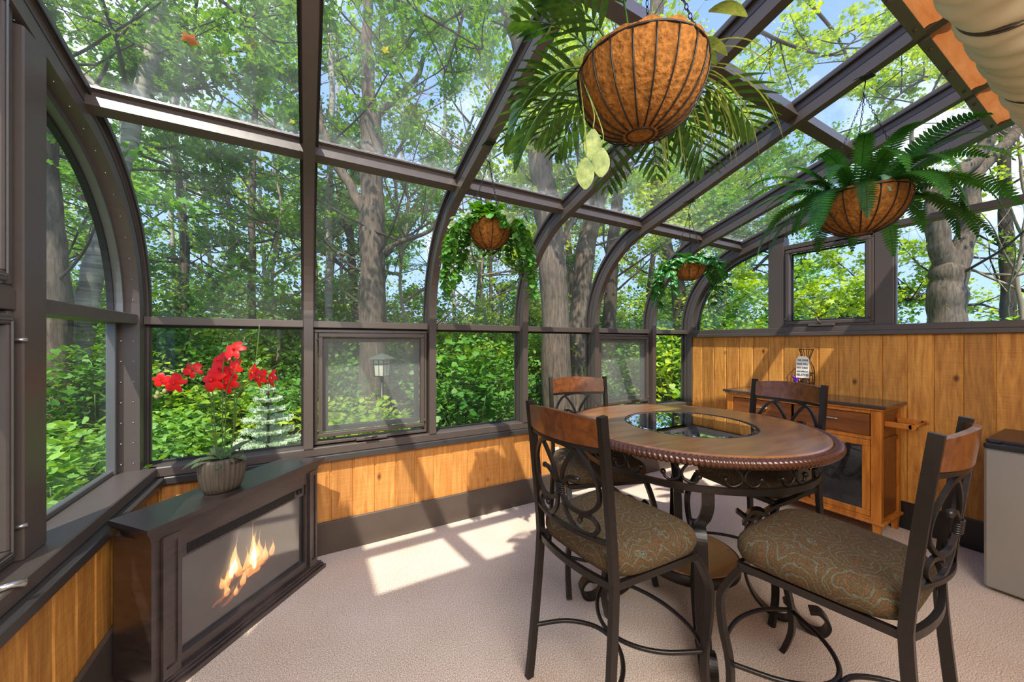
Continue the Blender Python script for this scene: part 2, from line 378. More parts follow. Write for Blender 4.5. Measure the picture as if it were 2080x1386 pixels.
def carpet():
    m, nt, N, L, b = newmat('beige_carpet')
    tc = N.new('ShaderNodeTexCoord'); n1 = N.new('ShaderNodeTexNoise'); n1.inputs['Scale'].default_value = 210; n1.inputs['Detail'].default_value = 6; n1.inputs['Roughness'].default_value = .8
    n2 = N.new('ShaderNodeTexNoise'); n2.inputs['Scale'].default_value = 3; n2.inputs['Detail'].default_value = 4
    L.new(tc.outputs['Object'], n1.inputs['Vector']); L.new(tc.outputs['Object'], n2.inputs['Vector'])
    rp = N.new('ShaderNodeValToRGB'); rp.color_ramp.elements[0].position = .40; rp.color_ramp.elements[0].color = srgb(142,116,96)
    rp.color_ramp.elements[1].position = .57; rp.color_ramp.elements[1].color = srgb(240,222,204); L.new(n1.outputs[0], rp.inputs[0])
    mx = N.new('ShaderNodeMixRGB'); mx.blend_type = 'OVERLAY'; mx.inputs[0].default_value = .22; L.new(rp.outputs[0], mx.inputs[1]); L.new(n2.outputs[0], mx.inputs[2])
    L.new(mx.outputs[0], b.inputs['Base Color']); b.inputs['Roughness'].default_value = .95; b.inputs['Specular IOR Level'].default_value = .1
    bp = N.new('ShaderNodeBump'); bp.inputs['Strength'].default_value = .35; bp.inputs['Distance'].default_value = .004
    L.new(n1.outputs[0], bp.inputs['Height']); L.new(bp.outputs[0], b.inputs['Normal']); return m
M_carpet = carpet()
def damask():
    m, nt, N, L, b = newmat('damask_upholstery')
    tc = N.new('ShaderNodeTexCoord'); mp = N.new('ShaderNodeMapping'); mp.inputs['Scale'].default_value = (1,1,.6); L.new(tc.outputs['Object'], mp.inputs['Vector'])
    nz = N.new('ShaderNodeTexNoise'); nz.inputs['Scale'].default_value = 22; nz.inputs['Detail'].default_value = 2; L.new(mp.outputs[0], nz.inputs['Vector'])
    ma = N.new('ShaderNodeVectorMath'); ma.operation = 'MULTIPLY_ADD'; ma.inputs[1].default_value = (.045,.045,.045); L.new(nz.outputs['Color'], ma.inputs[0]); L.new(mp.outputs[0], ma.inputs[2])
    vo = N.new('ShaderNodeTexVoronoi'); vo.inputs['Scale'].default_value = 9; vo.inputs['Randomness'].default_value = .45; L.new(ma.outputs[0], vo.inputs['Vector'])
    mu = N.new('ShaderNodeMath'); mu.operation = 'MULTIPLY'; mu.inputs[1].default_value = 13; L.new(vo.outputs['Distance'], mu.inputs[0])
    fr = N.new('ShaderNodeMath'); fr.operation = 'PINGPONG'; fr.inputs[1].default_value = 1; L.new(mu.outputs[0], fr.inputs[0])
    rp = N.new('ShaderNodeValToRGB'); e = rp.color_ramp.elements
    e[0].position = 0; e[0].color = srgb(44,50,60); e[1].position = 1; e[1].color = srgb(74,58,36)
    for p, c in ((.10,srgb(108,106,90)),(.18,srgb(82,70,46)),(.5,srgb(72,62,40)),(.72,srgb(98,64,40)),(.86,srgb(76,70,50))):
        k = rp.color_ramp.elements.new(p); k.color = c
    L.new(fr.outputs[0], rp.inputs[0])
    nf = N.new('ShaderNodeTexNoise'); nf.inputs['Scale'].default_value = 260; L.new(tc.outputs['Object'], nf.inputs['Vector'])
    mx = N.new('ShaderNodeMixRGB'); mx.blend_type = 'OVERLAY'; mx.inputs[0].default_value = .9; L.new(rp.outputs[0], mx.inputs[1]); L.new(nf.outputs[0], mx.inputs[2])
    L.new(mx.outputs[0], b.inputs['Base Color']); b.inputs['Roughness'].default_value = .85; b.inputs['Specular IOR Level'].default_value = .2
    bp = N.new('ShaderNodeBump'); bp.inputs['Strength'].default_value = .4; bp.inputs['Distance'].default_value = .002
    L.new(nf.outputs[0], bp.inputs['Height']); L.new(bp.outputs[0], b.inputs['Normal']); return m
M_damask = damask()

# ------------------------------------------------------------------ room dimensions
YW = 2.635      # plank face of the long wall
YG = 2.72       # glass line of the long wall
XL, XLG = -.69, -.86
XR, XRG = 3.80, 3.88
YB = -1.35      # house wall behind the camera
ZT0, ZT1 = 1.448, 1.492   # transom
ARC_R, ARC_Z, SL = .88, 1.50, .31
AEND = math.atan(1/SL)    # arc sweeps until it meets the roof pitch
def profile(off=0.0, z0=.62, y_end=YB, n=18):
    """(y, z) points of the glazing line, shifted inward by off"""
    R = ARC_R-off; cy, cz = YG-ARC_R, ARC_Z
    P = [(cy+R, z0)]
    for i in range(n+1):
        a = AEND*i/n; P.append((cy+R*math.cos(a), cz+R*math.sin(a)))
    ye, ze = P[-1]; P.append((y_end, ze+SL*(ye-y_end)))
    return P
def roof_z(y, off=0.0):
    R = ARC_R-off; ye = YG-ARC_R+R*math.cos(AEND); ze = ARC_Z+R*math.sin(AEND); return ze+SL*(ye-y)

# floor, knee walls
b = MB(); b.box(XL-.02, XR+.02, YB, YW+.02, -.08, 0); struct('floor', b, M_carpet)
def plank_wall(name, axis, a0, a1, face, z0, z1, out, mat, off=0.0, w=.137):
    b = MB(); k0 = math.floor(a0/w); k1 = math.ceil(a1/w); g = .0022
    lo, hi = (face, face+out) if out > 0 else (face+out, face)
    for k in range(k0, k1):
        s0 = max(a0, k*w)+g; s1 = min(a1, (k+1)*w)-g
        if s1-s0 < .01: continue
        # chamfered plank front
        fr = face; bk = face+(.006 if out > 0 else -.006); d = .006
        pts = [(s0, bk), (s0+d, fr), (s1-d, fr), (s1, bk)]
        vs_ = []
        for z in (z0, z1):
            for (s, t) in pts: vs_.append((s, t, z) if axis == 0 else (t, s, z))
        f = [(0,1,5,4), (1,2,6,5), (2,3,7,6)]
        if (axis == 0) != (out > 0): f = [tuple(reversed(q)) for q in f]
        b.add(vs_, f)
    bk = face+(.006 if out > 0 else -.006); fa = face+out
    if axis == 0: b.box(a0, a1, min(bk, fa), max(bk, fa), z0, z1)
    else: b.box(min(bk, fa), max(bk, fa), a0, a1, z0, z1)
    return struct(name, b, mat)
plank_wall('wall_front', 0, XL, XR, YW, 0, .60, .10, M_planklong)
plank_wall('wall_left', 1, YB, YW+.1, XL, 0, .60, -.14, M_plankside, w=.131)
plank_wall('wall_right', 1, YB, YW+.1, XR, 0, 1.42, .10, M_plankside, w=.131)
b = MB(); b.box(XL-.14, XR+.1, YB-.12, YB, -.05, 3.5); struct('wall_back', b, M_house)
b = MB(); b.bbox(XL+.004, XR-.02, YW-.022, YW-.0005, .0, .205, .004); struct('baseboard_front', b, M_base)
b = MB(); b.bbox(XL+.0005, XL+.02, YB, YW-.025, 0, .205, .004); struct('baseboard_left', b, M_base)
b = MB(); b.bbox(XR-.018, XR-.0005, YB, YW-.025, 0, .198, .004); struct('baseboard_right', b, M_blackbase)

# cap boards and sill frames
b = MB()
b.bbox(XL-.01, XR-.0, 2.592, YW+.1, .595, .636, .004)
struct('trim_1', b, M_cap)
b = MB(); b.bbox(XLG-.04, XL+.036, YB, 2.65, .595, .636, .004); struct('trim_2', b, M_cap)
b = MB(); b.bbox(XL-.04, XR, 2.606, YG+.03, .636, .690, .005); struct('trim_3', b, M_bronze)
b = MB(); b.bbox(XLG-.04, XL+.002, YB, 2.64, .636, .690, .005); struct('trim_4', b, M_bronze)
b = MB(); b.bbox(XR-.030, XRG+.03, YB, 2.60, 1.445, 1.490, .004); b.bbox(XR-.036, XR+.05, YB, 2.60, 1.412, 1.446, .004); struct('trim_5', b, M_bronze)

# arched ribs
def rib(n, x0, x1, screws=False, depth=.12):
    root = sroot('trim_%d' % n, ((x0+x1)/2, YG, .69)); xm = (x0+x1)/2; w = x1-x0
    b = MB(); P = profile(0, .69)
    b.bar([(xm, y, z) for (y, z) in P], (1,0,0), w, depth, off=-depth/2)
    b.build('rib', M_bronze, root)
    b = MB()
    b.bar([(xm, y, z) for (y, z) in P], (1,0,0), w+.030, .022, off=-.008); b.build('glazing_bar', M_bronze, root)
    b = MB()
    for s in (-1, 1):
        b.bar([(xm+s*(w/2+.012), y, z) for (y, z) in P], (1,0,0), .007, .008, off=-.022)
    b.build('gasket', M_gasket, root)
    b = MB()
    for s in (-1, 1):
        b.bar([(xm+s*(w/2+.0008), y, z) for (y, z) in profile(.062, .69)], (1,0,0), .0016, .004)
    b.build('groove', M_gasket, root)
    if screws:
        b = MB(); Q = profile(depth+.001, .69)
        L = [0]; 
        for i in range(1, len(Q)): L.append(L[-1]+math.dist(Q[i], Q[i-1]))
        s = .04
        while s < min(L[-1], 2.6):
            i = max(k for k in range(len(L)-1) if L[k] <= s); t = (s-L[i])/(L[i+1]-L[i])
            y = Q[i][0]+(Q[i+1][0]-Q[i][0])*t; z = Q[i][1]+(Q[i+1][1]-Q[i][1])*t
            b.ball((xm-.016, y, z), .006, 6); b.ball((xm+.03, y, z), .003, 5); s += .105
        b.build('screw', M_screw, root)
    return root
RX = [(-.86,-.752), (-.013,.037), (.777,.827), (1.565,1.615), (2.350,2.400), (3.140,3.190), (3.775,3.875)]
for i, (a, c) in enumerate(RX): rib(6+i, a, c, screws=(i == 0))

# one window per bay of the long side: lower pane, curved pane, roof panes, rails
def sheet_x(b, x0, x1, P):
    vs_ = []
    for (y, z) in P: vs_ += [(x0, y, z), (x1, y, z)]
    b.add(vs_, [(2*i, 2*i+1, 2*i+3, 2*i+2) for i in range(len(P)-1)], True)
YP1 = YG-ARC_R+ARC_R*math.cos(AEND); YP2 = 1.02
def awning(root, fr, axis='y', crank=True):
    pass
for i in range(6):
    x0 = RX[i][1]; x1 = RX[i+1][0]; r = sroot('window_%d' % (i+1), ((x0+x1)/2, YG, .69))
    b = MB(); sheet_x(b, x0, x1, [(YG, .69), (YG, 1.47)]); b.build('lower_pane', M_glass, r)
    P = profile(0, 1.47); arc = P[:-1]
    b = MB(); sheet_x(b, x0, x1, arc); b.build('curved_pane', M_glass_curve, r)
    b = MB(); sheet_x(b, x0, x1, [(YP1, roof_z(YP1)), (YP2, roof_z(YP2))]); b.build('roof_pane', M_glass_roof, r)
    b = MB(); sheet_x(b, x0, x1, [(YP2, roof_z(YP2)), (YB, roof_z(YB))]); b.build('roof_pane', M_glass_roof, r)
    b = MB(); b.bbox(x0, x1, 2.648, YG+.01, ZT0, ZT1, .003); b.build('transom', M_bronze, r)
    b = MB(); zz = roof_z(YP1)
    b.bar([(x0, YP1-.012, zz-.032), (x1, YP1-.012, zz-.032)], (0, 1, -SL), .055, .075)
    b.bar([(x0, YP1-.002, zz-.002), (x1, YP1-.002, zz-.002)], (0, 1, -SL), .10, .012); b.build('purlin', M_bronze, r)
    b = MB(); b.bar([(x0, YP2, roof_z(YP2)-.045), (x1, YP2, roof_z(YP2)-.045)], (0, 1, -SL), .055, .085); b.build('purlin', M_bronze, r)
    b = MB(); b.bbox(x0, x1, YG-.016, YG-.006, .688, .705, .002)
    b.bbox(x0, x1, YG-.016, YG-.006, 1.434, 1.449, .002); b.build('gasket', M_gasket, r)
    if i in (1, 4):        # openable awning windows
        fx0, fx1, fz0, fz1 = x0+.008, x1-.008, .700, 1.436
        def frame(b, a0, a1, c0, c1, y0, y1, t):
            b.bbox(a0, a1, y0, y1, c0, c0+t, .003); b.bbox(a0, a1, y0, y1, c1-t, c1, .003)
            b.bbox(a0, a0+t, y0, y1, c0+t, c1-t, .003); b.bbox(a1-t, a1, y0, y1, c0+t, c1-t, .003)
        b = MB(); frame(b, fx0, fx1, fz0, fz1, 2.640, 2.712, .020); b.build('window_frame', M_bronze, r)
        b = MB(); frame(b, fx0+.022, fx1-.022, fz0+.045, fz1-.022, 2.628, 2.664, .026); b.build('sash', M_bronze, r)
        b = MB(); frame(b, fx0+.050, fx1-.050, fz0+.075, fz1-.050, 2.668, 2.700, .030); b.build('inner_frame', M_gasket, r)
        b = MB(); b.add([(fx0+.045,2.660,fz0+.07),(fx1-.045,2.660,fz0+.07),(fx1-.045,2.660,fz1-.045),(fx0+.045,2.660,fz1-.045)], [(0,1,2,3)]); b.build('insect_screen', M_screen, r)
        xm = (x0+x1)/2-.02
        b = MB(); b.bbox(xm-.10, xm+.10, 2.606, 2.640, .700, .722, .005)
        b.tube([(xm,2.604,.716),(xm+.01,2.590,.728),(xm+.03,2.586,.730)], .007, 8); b.tube([(xm+.03,2.586,.730),(xm-.05,2.588,.722)], [.008,.006], 8)
        b.build('crank_handle', M_bronze, r)
        b = MB()
        for (sx, sz) in ((fx0+.02,.79),(fx0+.02,1.37),(fx1-.02,.79),(fx1-.02,1.37)): b.ball((sx, 2.632, sz), .008, 6)
        b.build('latch', M_bronze, r)

# left end wall glazing
r = sroot('window_7', (XLG, 2.2, .69))
def end_glass(x, y0, y1, z0, side_n=14):
    """glass of an end wall under the roof curve, between y0 and y1"""
    P = [(y, z) for (y, z) in profile(.05, z0)]
    top = []
    for k in range(side_n+1):
        y = y0+(y1-y0)*k/side_n
        cy = YG-ARC_R; R = ARC_R-.05; ye = cy+R*math.cos(AEND)
        z = roof_z(y, .05) if y <= ye else ARC_Z+math.sqrt(max(R*R-(y-cy)**2, 0))
        top.append((x, y, z))
    return top
def poly_under(b, x, y0, y1, z0):
    top = end_glass(x, y0, y1, z0); n = len(top)
    vs_ = [(x, p[1], z0) for p in top]+top
    b.add(vs_, [(i, i+1, n+i+1, n+i) for i in range(n-1)])
b = MB(); b.add([(XLG,1.80,.69),(XLG,2.67,.69),(XLG,2.67,1.47),(XLG,1.80,1.47)], [(0,1,2,3)]); b.build('lower_pane', M_glass, r)
b = MB(); poly_under(b, XLG, 1.80, 2.669, 1.47); b.build('upper_pane', M_glass_curve, r)
b = MB(); b.bbox(XLG-.02, XL-.07, 1.80, 2.60, ZT0, ZT1+.006, .003); b.build('transom', M_bronze, r)
b = MB(); b.bbox(XLG-.006, XLG+.02, 1.80, 2.60, .688, .712, .003); b.bbox(XLG-.006, XLG+.03, 2.565, 2.60, .69, 1.45, .003)
Q = profile(.135, 1.492, 1.75)
b.bar([(XLG+.03, y, z) for (y, z) in Q], (1,0,0), .05, .03); b.build('glazing_bead', M_silver, r)
b = MB(); b.bar([(XLG+.012, y, z) for (y, z) in profile(.155, 1.492, 1.75)], (1,0,0), .024, .014); b.build('gasket', M_gasket, r)
zt = roof_z(1.75, .12)
b = MB(); b.bbox(-.86, XL-.055, 1.690, 1.805, .69, zt-.01, .004); struct('trim_13', b, M_bronze)
r = sroot('window_8', (XLG, .9, .69))
def frameY(b, x0, x1, y0, y1, z0, z1, t):
    b.bbox(x0, x1, y0, y1, z0, z0+t, .004); b.bbox(x0, x1, y0, y1, z1-t, z1, .004)
    b.bbox(x0, x1, y0, y0+t, z0+t, z1-t, .004); b.bbox(x0, x1, y1-t, y1, z0+t, z1-t, .004)
b = MB(); frameY(b, XLG-.02, XL-.075, .95, 1.688, .692, 1.47, .022); frameY(b, XLG-.02, XL-.075, .95, 1.688, 1.50, 2.40, .022); b.build('window_frame', M_bronze, r)
b = MB(); frameY(b, XL-.10, XL-.062, .99, 1.668, .715, 1.435, .030); frameY(b, XL-.10, XL-.062, .99, 1.648, 1.53, 2.36, .028); b.build('sash', M_bronze, r)
b = MB(); frameY(b, XL-.064, XL-.058, 1.005, 1.655, .728, 1.422, .006); frameY(b, XL-.064, XL-.058, 1.005, 1.635, 1.542, 2.35, .006); b.build('glazing_bead', M_silver, r)
b = MB(); b.add([(XLG+.05,1.0,.74),(XLG+.05,1.64,.74),(XLG+.05,1.64,1.41),(XLG+.05,1.0,1.41)], [(0,1,2,3)])
b.add([(XLG+.05,1.0,1.55),(XLG+.05,1.62,1.55),(XLG+.05,1.62,2.33),(XLG+.05,1.0,2.33)], [(0,1,2,3)]); b.build('insect_screen', M_screen, r)
b = MB(); b.add([(XLG,.95,.69),(XLG,1.69,.69),(XLG,1.69,2.4),(XLG,.95,2.4)], [(0,1,2,3)]); b.build('pane', M_glass, r)
b = MB(); b.bbox(XLG-.02, XL-.07, .95, 1.69, ZT0+.0, ZT1+.02, .003); b.build('transom', M_bronze, r)
b = MB(); 
for z in (.80, 1.36): b.tube([(XL-.066,1.675,z),(XL-.045,1.685,z)], .006, 6)
b.build('latch', M_screw, r)
b = MB(); b.tube([(XL-.03,1.50,.700),(XL+.0,1.515,.700),(XL+.018,1.53,.692)], [.009,.008,.011], 10); b.build('crank_handle', M_chrome, r)
b = MB(); b.box(XLG-.03, XL-.05, YB, .95, .69, 3.3); struct('wall_left.001', b, M_house)

# right end wall glazing
b = MB(); b.bbox(XR+.0, XRG+.02, 1.700, 1.830, 1.49, roof_z(1.83,.12)+.02, .004); struct('trim_14', b, M_bronze)
b = MB(); b.bbox(XR+.0, XRG+.02, .985, 1.090, 1.49, roof_z(1.09,.12)+.02, .004); struct('trim_15', b, M_bronze)
r = sroot('window_9', (XRG, 2.2, 1.49))
b = MB(); poly_under(b, XRG, 1.83, 2.669, 1.49); b.build('pane', M_glass, r)
b = MB(); Q = profile(.135, 1.49, 1.80); b.bar([(XR+.055, y, z) for (y, z) in Q], (1,0,0), .05, .03); b.build('glazing_bead', M_silver, r)
b = MB(); b.bar([(XR+.055, y, z) for (y, z) in profile(.155, 1.49, 1.80)], (1,0,0), .03, .014); b.build('gasket', M_gasket, r)
r = sroot('window_10', (XRG, 1.4, 1.49))
b = MB(); b.add([(XRG,1.09,1.49),(XRG,1.70,1.49),(XRG,1.70,2.2),(XRG,1.09,2.2)], [(0,1,2,3)]); b.build('pane', M_glass, r)
b = MB(); frameY(b, XR+.0, XR+.07, 1.092, 1.698, 1.490, 2.20, .030); b.build('window_frame', M_bronze, r)
b = MB(); frameY(b, XR-.014, XR+.03, 1.108, 1.682, 1.512, 2.185, .030); b.build('sash', M_bronze, r)
b = MB(); frameY(b, XR+.032, XR+.05, 1.138, 1.655, 1.540, 2.155, .016); b.build('gasket', M_gasket, r)
b = MB(); b.bbox(XR-.045, XR-.012, 1.32, 1.50, 1.492, 1.512, .004)
b.tube([(XR-.035,1.41,1.510),(XR-.045,1.425,1.535),(XR-.05,1.44,1.572)], [.011,.007,.006], 8); b.build('crank_handle', M_bronze, r)
b = MB(); b.ball((XR-.02,1.112,1.56), .009, 6); b.ball((XR-.02,1.678,1.56), .009, 6); b.build('latch', M_bronze, r)
r = sroot('window_11', (XRG, 1.4, 2.2))
b = MB(); poly_under(b, XRG, 1.09, 1.70, 2.2); b.build('pane', M_glass, r)
b = MB(); b.bbox(XR+.0, XRG+.01, 1.09, 1.70, 2.18, 2.235, .003); b.build('window_rail', M_bronze, r)
r = sroot('window_12', (XRG, 0, 1.49))
b = MB(); b.add([(XRG,YB,1.49),(XRG,.985,1.49),(XRG,.985,2.23),(XRG,YB,2.23)], [(0,1,2,3)]); b.build('lower_pane', M_glass, r)
b = MB(); poly_under(b, XRG, YB, .985, 2.23); b.build('upper_pane', M_glass, r)
b = MB(); b.bbox(XR+.0, XRG+.01, YB, .985, 2.212, 2.258, .003); b.build('window_rail', M_bronze, r)
b = MB(); b.bbox(XR+.03, XR+.045, .975, .985, 1.49, 2.212, .002); b.build('glazing_bead', M_silver, r)

# roof shade panels between the rafters, with the rail that ends them
SHY = .525
for i in range(6):  # first three bays are unseen; their shades are kept to block sun
    x0 = RX[i][1]; x1 = RX[i+1][0]; r = thing('roof_shade', None, 'window shade', ((x0+x1)/2, SHY, roof_z(SHY,.1)))
    names = ['out of view in the first bay from the left end wall', 'out of view in the second bay from the left end wall', 'out of view in the third bay from the left end wall', 'leftmost in view, at the top edge of the photo', 'middle one in view, behind the cream roll', 'lowest and smallest one in view, next to the right end wall']
    tag(r, 'terracotta pleated roof shade '+names[i], None, 'terracotta roof shades')
    b = MB(); n = 60; vs_ = []; 
    for k in range(n+1):
        y = SHY+.005+(YB-.005-SHY)*k/n; z = roof_z(y, .105)+.010*math.sin(k*1.9)+.006*math.sin(k*.7+i)
        for j in range(9):
            x = x0+(x1-x0)*j/8; vs_.append((x, y, z-.012*math.sin(j/8*PI)+.004*math.sin(j*2.1+k*.9)))
    b.add(vs_, [(k*9+j, (k+1)*9+j, (k+1)*9+j+1, k*9+j+1) for k in range(n) for j in range(8)], True); b.build('pleated_fabric', M_orange, r)
    b = MB(); zz = roof_z(SHY, .122); b.bar([(x0, SHY, zz), (x1, SHY, zz)], (0,1,-SL), .038, .022); b.build('rail', M_rail, r)
    for x in (x0+.08, (x0+x1)/2, x1-.08):
        b = MB(); b.ball((x, SHY-.005, zz-.014), .014 if x == (x0+x1)/2 else .008, 8); b.build('roller', M_strap, r)
b = MB()
# cream fabric roll with straps
r = thing('fabric_roll', 'thick cream quilted fabric roll strapped under the roof at top right', 'rolled fabric', (2.4, .235, 2.55))
YC, ZC, RR = .235, 2.55, .150
vs_ = []; nx = 150; na = 40
straps = [1.32, 2.06, 2.80, 3.45]
for k in range(nx+1):
    x = .85+(3.78-.85)*k/nx
    for j in range(na):
        a = 2*PI*j/na; g = min(abs(x-s) for s in straps)
        rr = RR*(1-.10*math.exp(-(g/.03)**2))+.005*math.sin(x*58+2.5*math.sin(a*2+x*3))+.004*math.sin(x*31+a*3)
        vs_.append((x, YC+rr*math.cos(a), ZC+rr*math.sin(a)))
b.add(vs_, [(k*na+j, (k+1)*na+j, (k+1)*na+(j+1)%na, k*na+(j+1)%na) for k in range(nx) for j in range(na)]+[tuple(range(na)), tuple(nx*na+j for j in range(na-1,-1,-1))], True)
b.build('fabric', M_cream, r)
for sx in straps:
    for dx in (-.010, .012):
        b = MB(); b.tube([(sx+dx, YC+RR*.935*math.cos(2*PI*j/40), ZC+RR*.935*math.sin(2*PI*j/40)) for j in range(40)], .0055, 6, closed=True); b.build('strap', M_strap, r)

# ------------------------------------------------------------------ dining chairs
def make_chair():
    """local frame: rear line y = 0, front towards +y, x to the side"""
    root = thing('dining_chair', None, 'chair')
    # seat pad
    b = MB(); n = 48; rings = []
    def outline(s, z):
        P = []
        for k in range(n):
            a = 2*PI*k/n; c, sn = math.cos(a), math.sin(a); e = .42
            x = abs(c)**e*(1 if c > 0 else -1); y = abs(sn)**e*(1 if sn > 0 else -1)
            wy = (y+1)/2; hw = .215+.045*wy-.012*(1-abs(y))*0
            P.append((x*hw*s, .205+y*(.225*s)+.01, z))
        return P
    prof = [(.90,.578),(.965,.590),(1.0,.612),(1.0,.630),(.985,.646),(.94,.660),(.85,.671),(.68,.679),(.42,.684),(.12,.686)]
    vs_ = []
    for s, z in prof: vs_ += outline(s, z)
    m = len(prof); fs = [(i*n+k, i*n+(k+1)%n, (i+1)*n+(k+1)%n, (i+1)*n+k) for i in range(m-1) for k in range(n)]
    fs += [tuple(range(n-1,-1,-1)), tuple((m-1)*n+k for k in range(n))]
    b.add(vs_, fs, True); b.build('seat', M_damask, root, True)
    # seat frame under the pad
    b = MB()
    fr = [(-.19,-.005,.566),(.19,-.005,.566),(.235,.40,.566),(.12,.415,.566),(-.12,.415,.566),(-.235,.40,.566)]
    b.bar([(.19*math.sin(t*PI/20), -.026*math.cos(t*PI/20)**2, .566) for t in range(-10, 11)], (0,0,1), .024, .016)
    b.bar([(.19,.0,.566),(.235,.40,.566)], (0,0,1), .024, .016); b.bar([(-.19,.0,.566),(-.235,.40,.566)], (0,0,1), .024, .016)
    b.bar([(-.235,.40,.566),(.235,.40,.566)], (0,0,1), .024, .016)
    b.build('seat_frame', M_iron, root, True)
    # rear posts run from the floor to the crest rail
    def lean(z): return -.055*((z-.58)/.54)**1.2 if z > .58 else -.05*((.58-z)/.58)**1.3
    for s in (-1, 1):
        b = MB(); zs = [0,.1,.2,.3,.4,.5,.58,.65,.75,.85,.95,1.05,1.12]
        b.bar([(s*(.193+.012*(1-min(z,.6)/.6)), lean(z), z) for z in zs], (1,0,0), .021, .030)
        b.build('leg', M_iron, root, True)
    for s in (-1, 1):
        b = MB(); P = spline([(s*.232,.395,.560),(s*.240,.430,.50),(s*.246,.458,.43),(s*.248,.452,.33),(s*.247,.428,.22),(s*.248,.425,.12),(s*.252,.450,.03),(s*.254,.462,0.0)], 5)
        b.bar(P, (1,0,0), .026, .020); b.build('leg', M_iron, root, True)
    # back: everything lies on a bowed, leaning surface
    def S(u, v):   # u across, v height
        return Vector((u, lean(v)-.040*(1-(u/.195)**2), v))
    b = MB(); nu = 20; vs_ = []
    for k in range(nu+1):
        u = -.184+.368*k/nu; tz = 1.104+.012*math.cos(u/.19*PI/2)*1.3; bz = 1.020-.004*math.cos(u/.19*PI/2)
        for (dy, z) in ((-.009,bz),(.009,bz),(.009,tz),(-.009,tz)):
            p = S(u, z); vs_.append((p.x, p.y+dy, z))
    fs = [(k*4+j, k*4+(j+1)%4, (k+1)*4+(j+1)%4, (k+1)*4+j) for k in range(nu) for j in range(4)]+[(3,2,1,0), tuple(nu*4+j for j in range(4))]
    b.add(vs_, fs, False); tag(b.build('crest_rail', M_crest, root, True), 'cherry stained wooden crest rail')
    for z in (1.008, .705):
        b = MB(); b.bar([S(-.19+.38*k/14, z) for k in range(15)], (0,0,1), .014, .012 if z > 1 else .016)
        b.build('back_rail', M_iron, root, True)
    def sc(P, r=.0075, ball=True, n=6):
        b = MB(); Q = [S(p.x, p.y) for p in spline([(u, .70+v*.305) for (u, v) in P], n)]
        b.bar(Q, (0,1,0), .011, .013)
        if ball: b.ball(Q[-1], .0105, 7)
        return b
    bb = MB()
    for s in (-1, 1):
        for P, bl in (([(s*.010,.40),(s*.045,.28),(s*.110,.27),(s*.160,.42),(s*.158,.66),(s*.115,.90),(s*.055,.985),(0,1.0)], False),
                      ([(s*.010,.50),(s*.024,.68),(s*.060,.86),(s*.085,.945)], False),
                      ([(s*.012,.50),(s*.034,.58),(s*.060,.635),(s*.088,.635)], True),
                      ([(s*.010,.42),(s*.026,.20),(s*.070,.05),(s*.125,.045),(s*.152,.14),(s*.135,.24),(s*.098,.24),(s*.085,.17)], True)):
            q = sc(P, ball=bl); bb.v, o = bb.v, len(bb.v)
            bb.v.extend(q.v); bb.f.extend([tuple(i+o for i in f) for f in q.f]); bb.sm.extend(q.sm); bb.mi.extend(q.mi)
    bb.build('back_scrollwork', M_iron, root, True)
    b = MB()
    for k in range(6):
        c = S(0, .70+.305*(.40+.022*k)); b.tube([(c.x+.019*math.cos(a*PI/6), c.y+.010*math.sin(a*PI/6), c.z) for a in range(12)], .0032, 6, closed=True)
    b.build('collar', M_iron, root, True)
    # foot rail
    b = MB(); z = .205
    b.tube(spline([(-.247,.43,z),(-.17,.30,z),(-.085,.225,z),(0,.20,z),(.085,.225,z),(.17,.30,z),(.247,.43,z)], 7), .0085, 8)
    b.tube(spline([(-.247,.43,z),(-.14,.495,z),(0,.52,z),(.14,.495,z),(.247,.43,z)], 7), .0085, 8)
    b.tube(spline([(-.20,-.03,z),(-.15,.09,z),(-.075,.165,z),(0,.185,z),(.075,.165,z),(.15,.09,z),(.20,-.03,z)], 7), .0085, 8)
    b.build('foot_rail', M_iron, root, True)
    return root
chair0 = make_chair()
CH = [((.848,1.055), (.998,.059), 'counter-height dining chair nearest the camera on the left, its back to the fireplace'),
      ((1.590,1.895), (-.306,-.952), 'counter-height dining chair between the table and the long glass wall'),
      ((2.425,1.100), (-.989,.145), 'counter-height dining chair in front of the wooden buffet'),
      ((1.585,.345), (-.045,.999), 'counter-height dining chair at the right front, its back near the mini fridge')]
for i, (p, d, lab) in enumerate(CH):
    o = chair0 if i == 0 else copy_tree(chair0)
    o.location = (p[0], p[1], 0); o.rotation_euler = (0, 0, math.atan2(d[1], d[0])-PI/2)
    tag(o, lab, 'chair', 'scroll-back chairs around the table')

# ------------------------------------------------------------------ dining table
TX, TY, TZ, TR = 1.795, 1.26, .920, .605
r = thing('dining_table', 'round wooden dining table with rope edge, glass centre and scrolled iron base', 'table', (TX, TY, 0))
b = MB(); n = 96; prof = [(.322,TZ-.024),(.322,TZ-.004),(.326,TZ),(TR-.018,TZ),(TR-.012,TZ-.005),(TR-.012,TZ-.030),(.322,TZ-.030)]
vs_ = []
for (rr, z) in prof:
    for k in range(n): a = 2*PI*k/n; vs_.append((TX+rr*math.cos(a), TY+rr*math.sin(a), z))
m = len(prof)
b.add(vs_, [(i*n+k, i*n+(k+1)%n, ((i+1)%m)*n+(k+1)%n, ((i+1)%m)*n+k) for i in range(m) for k in range(n)], False); b.build('tabletop', M_tabletop, r)
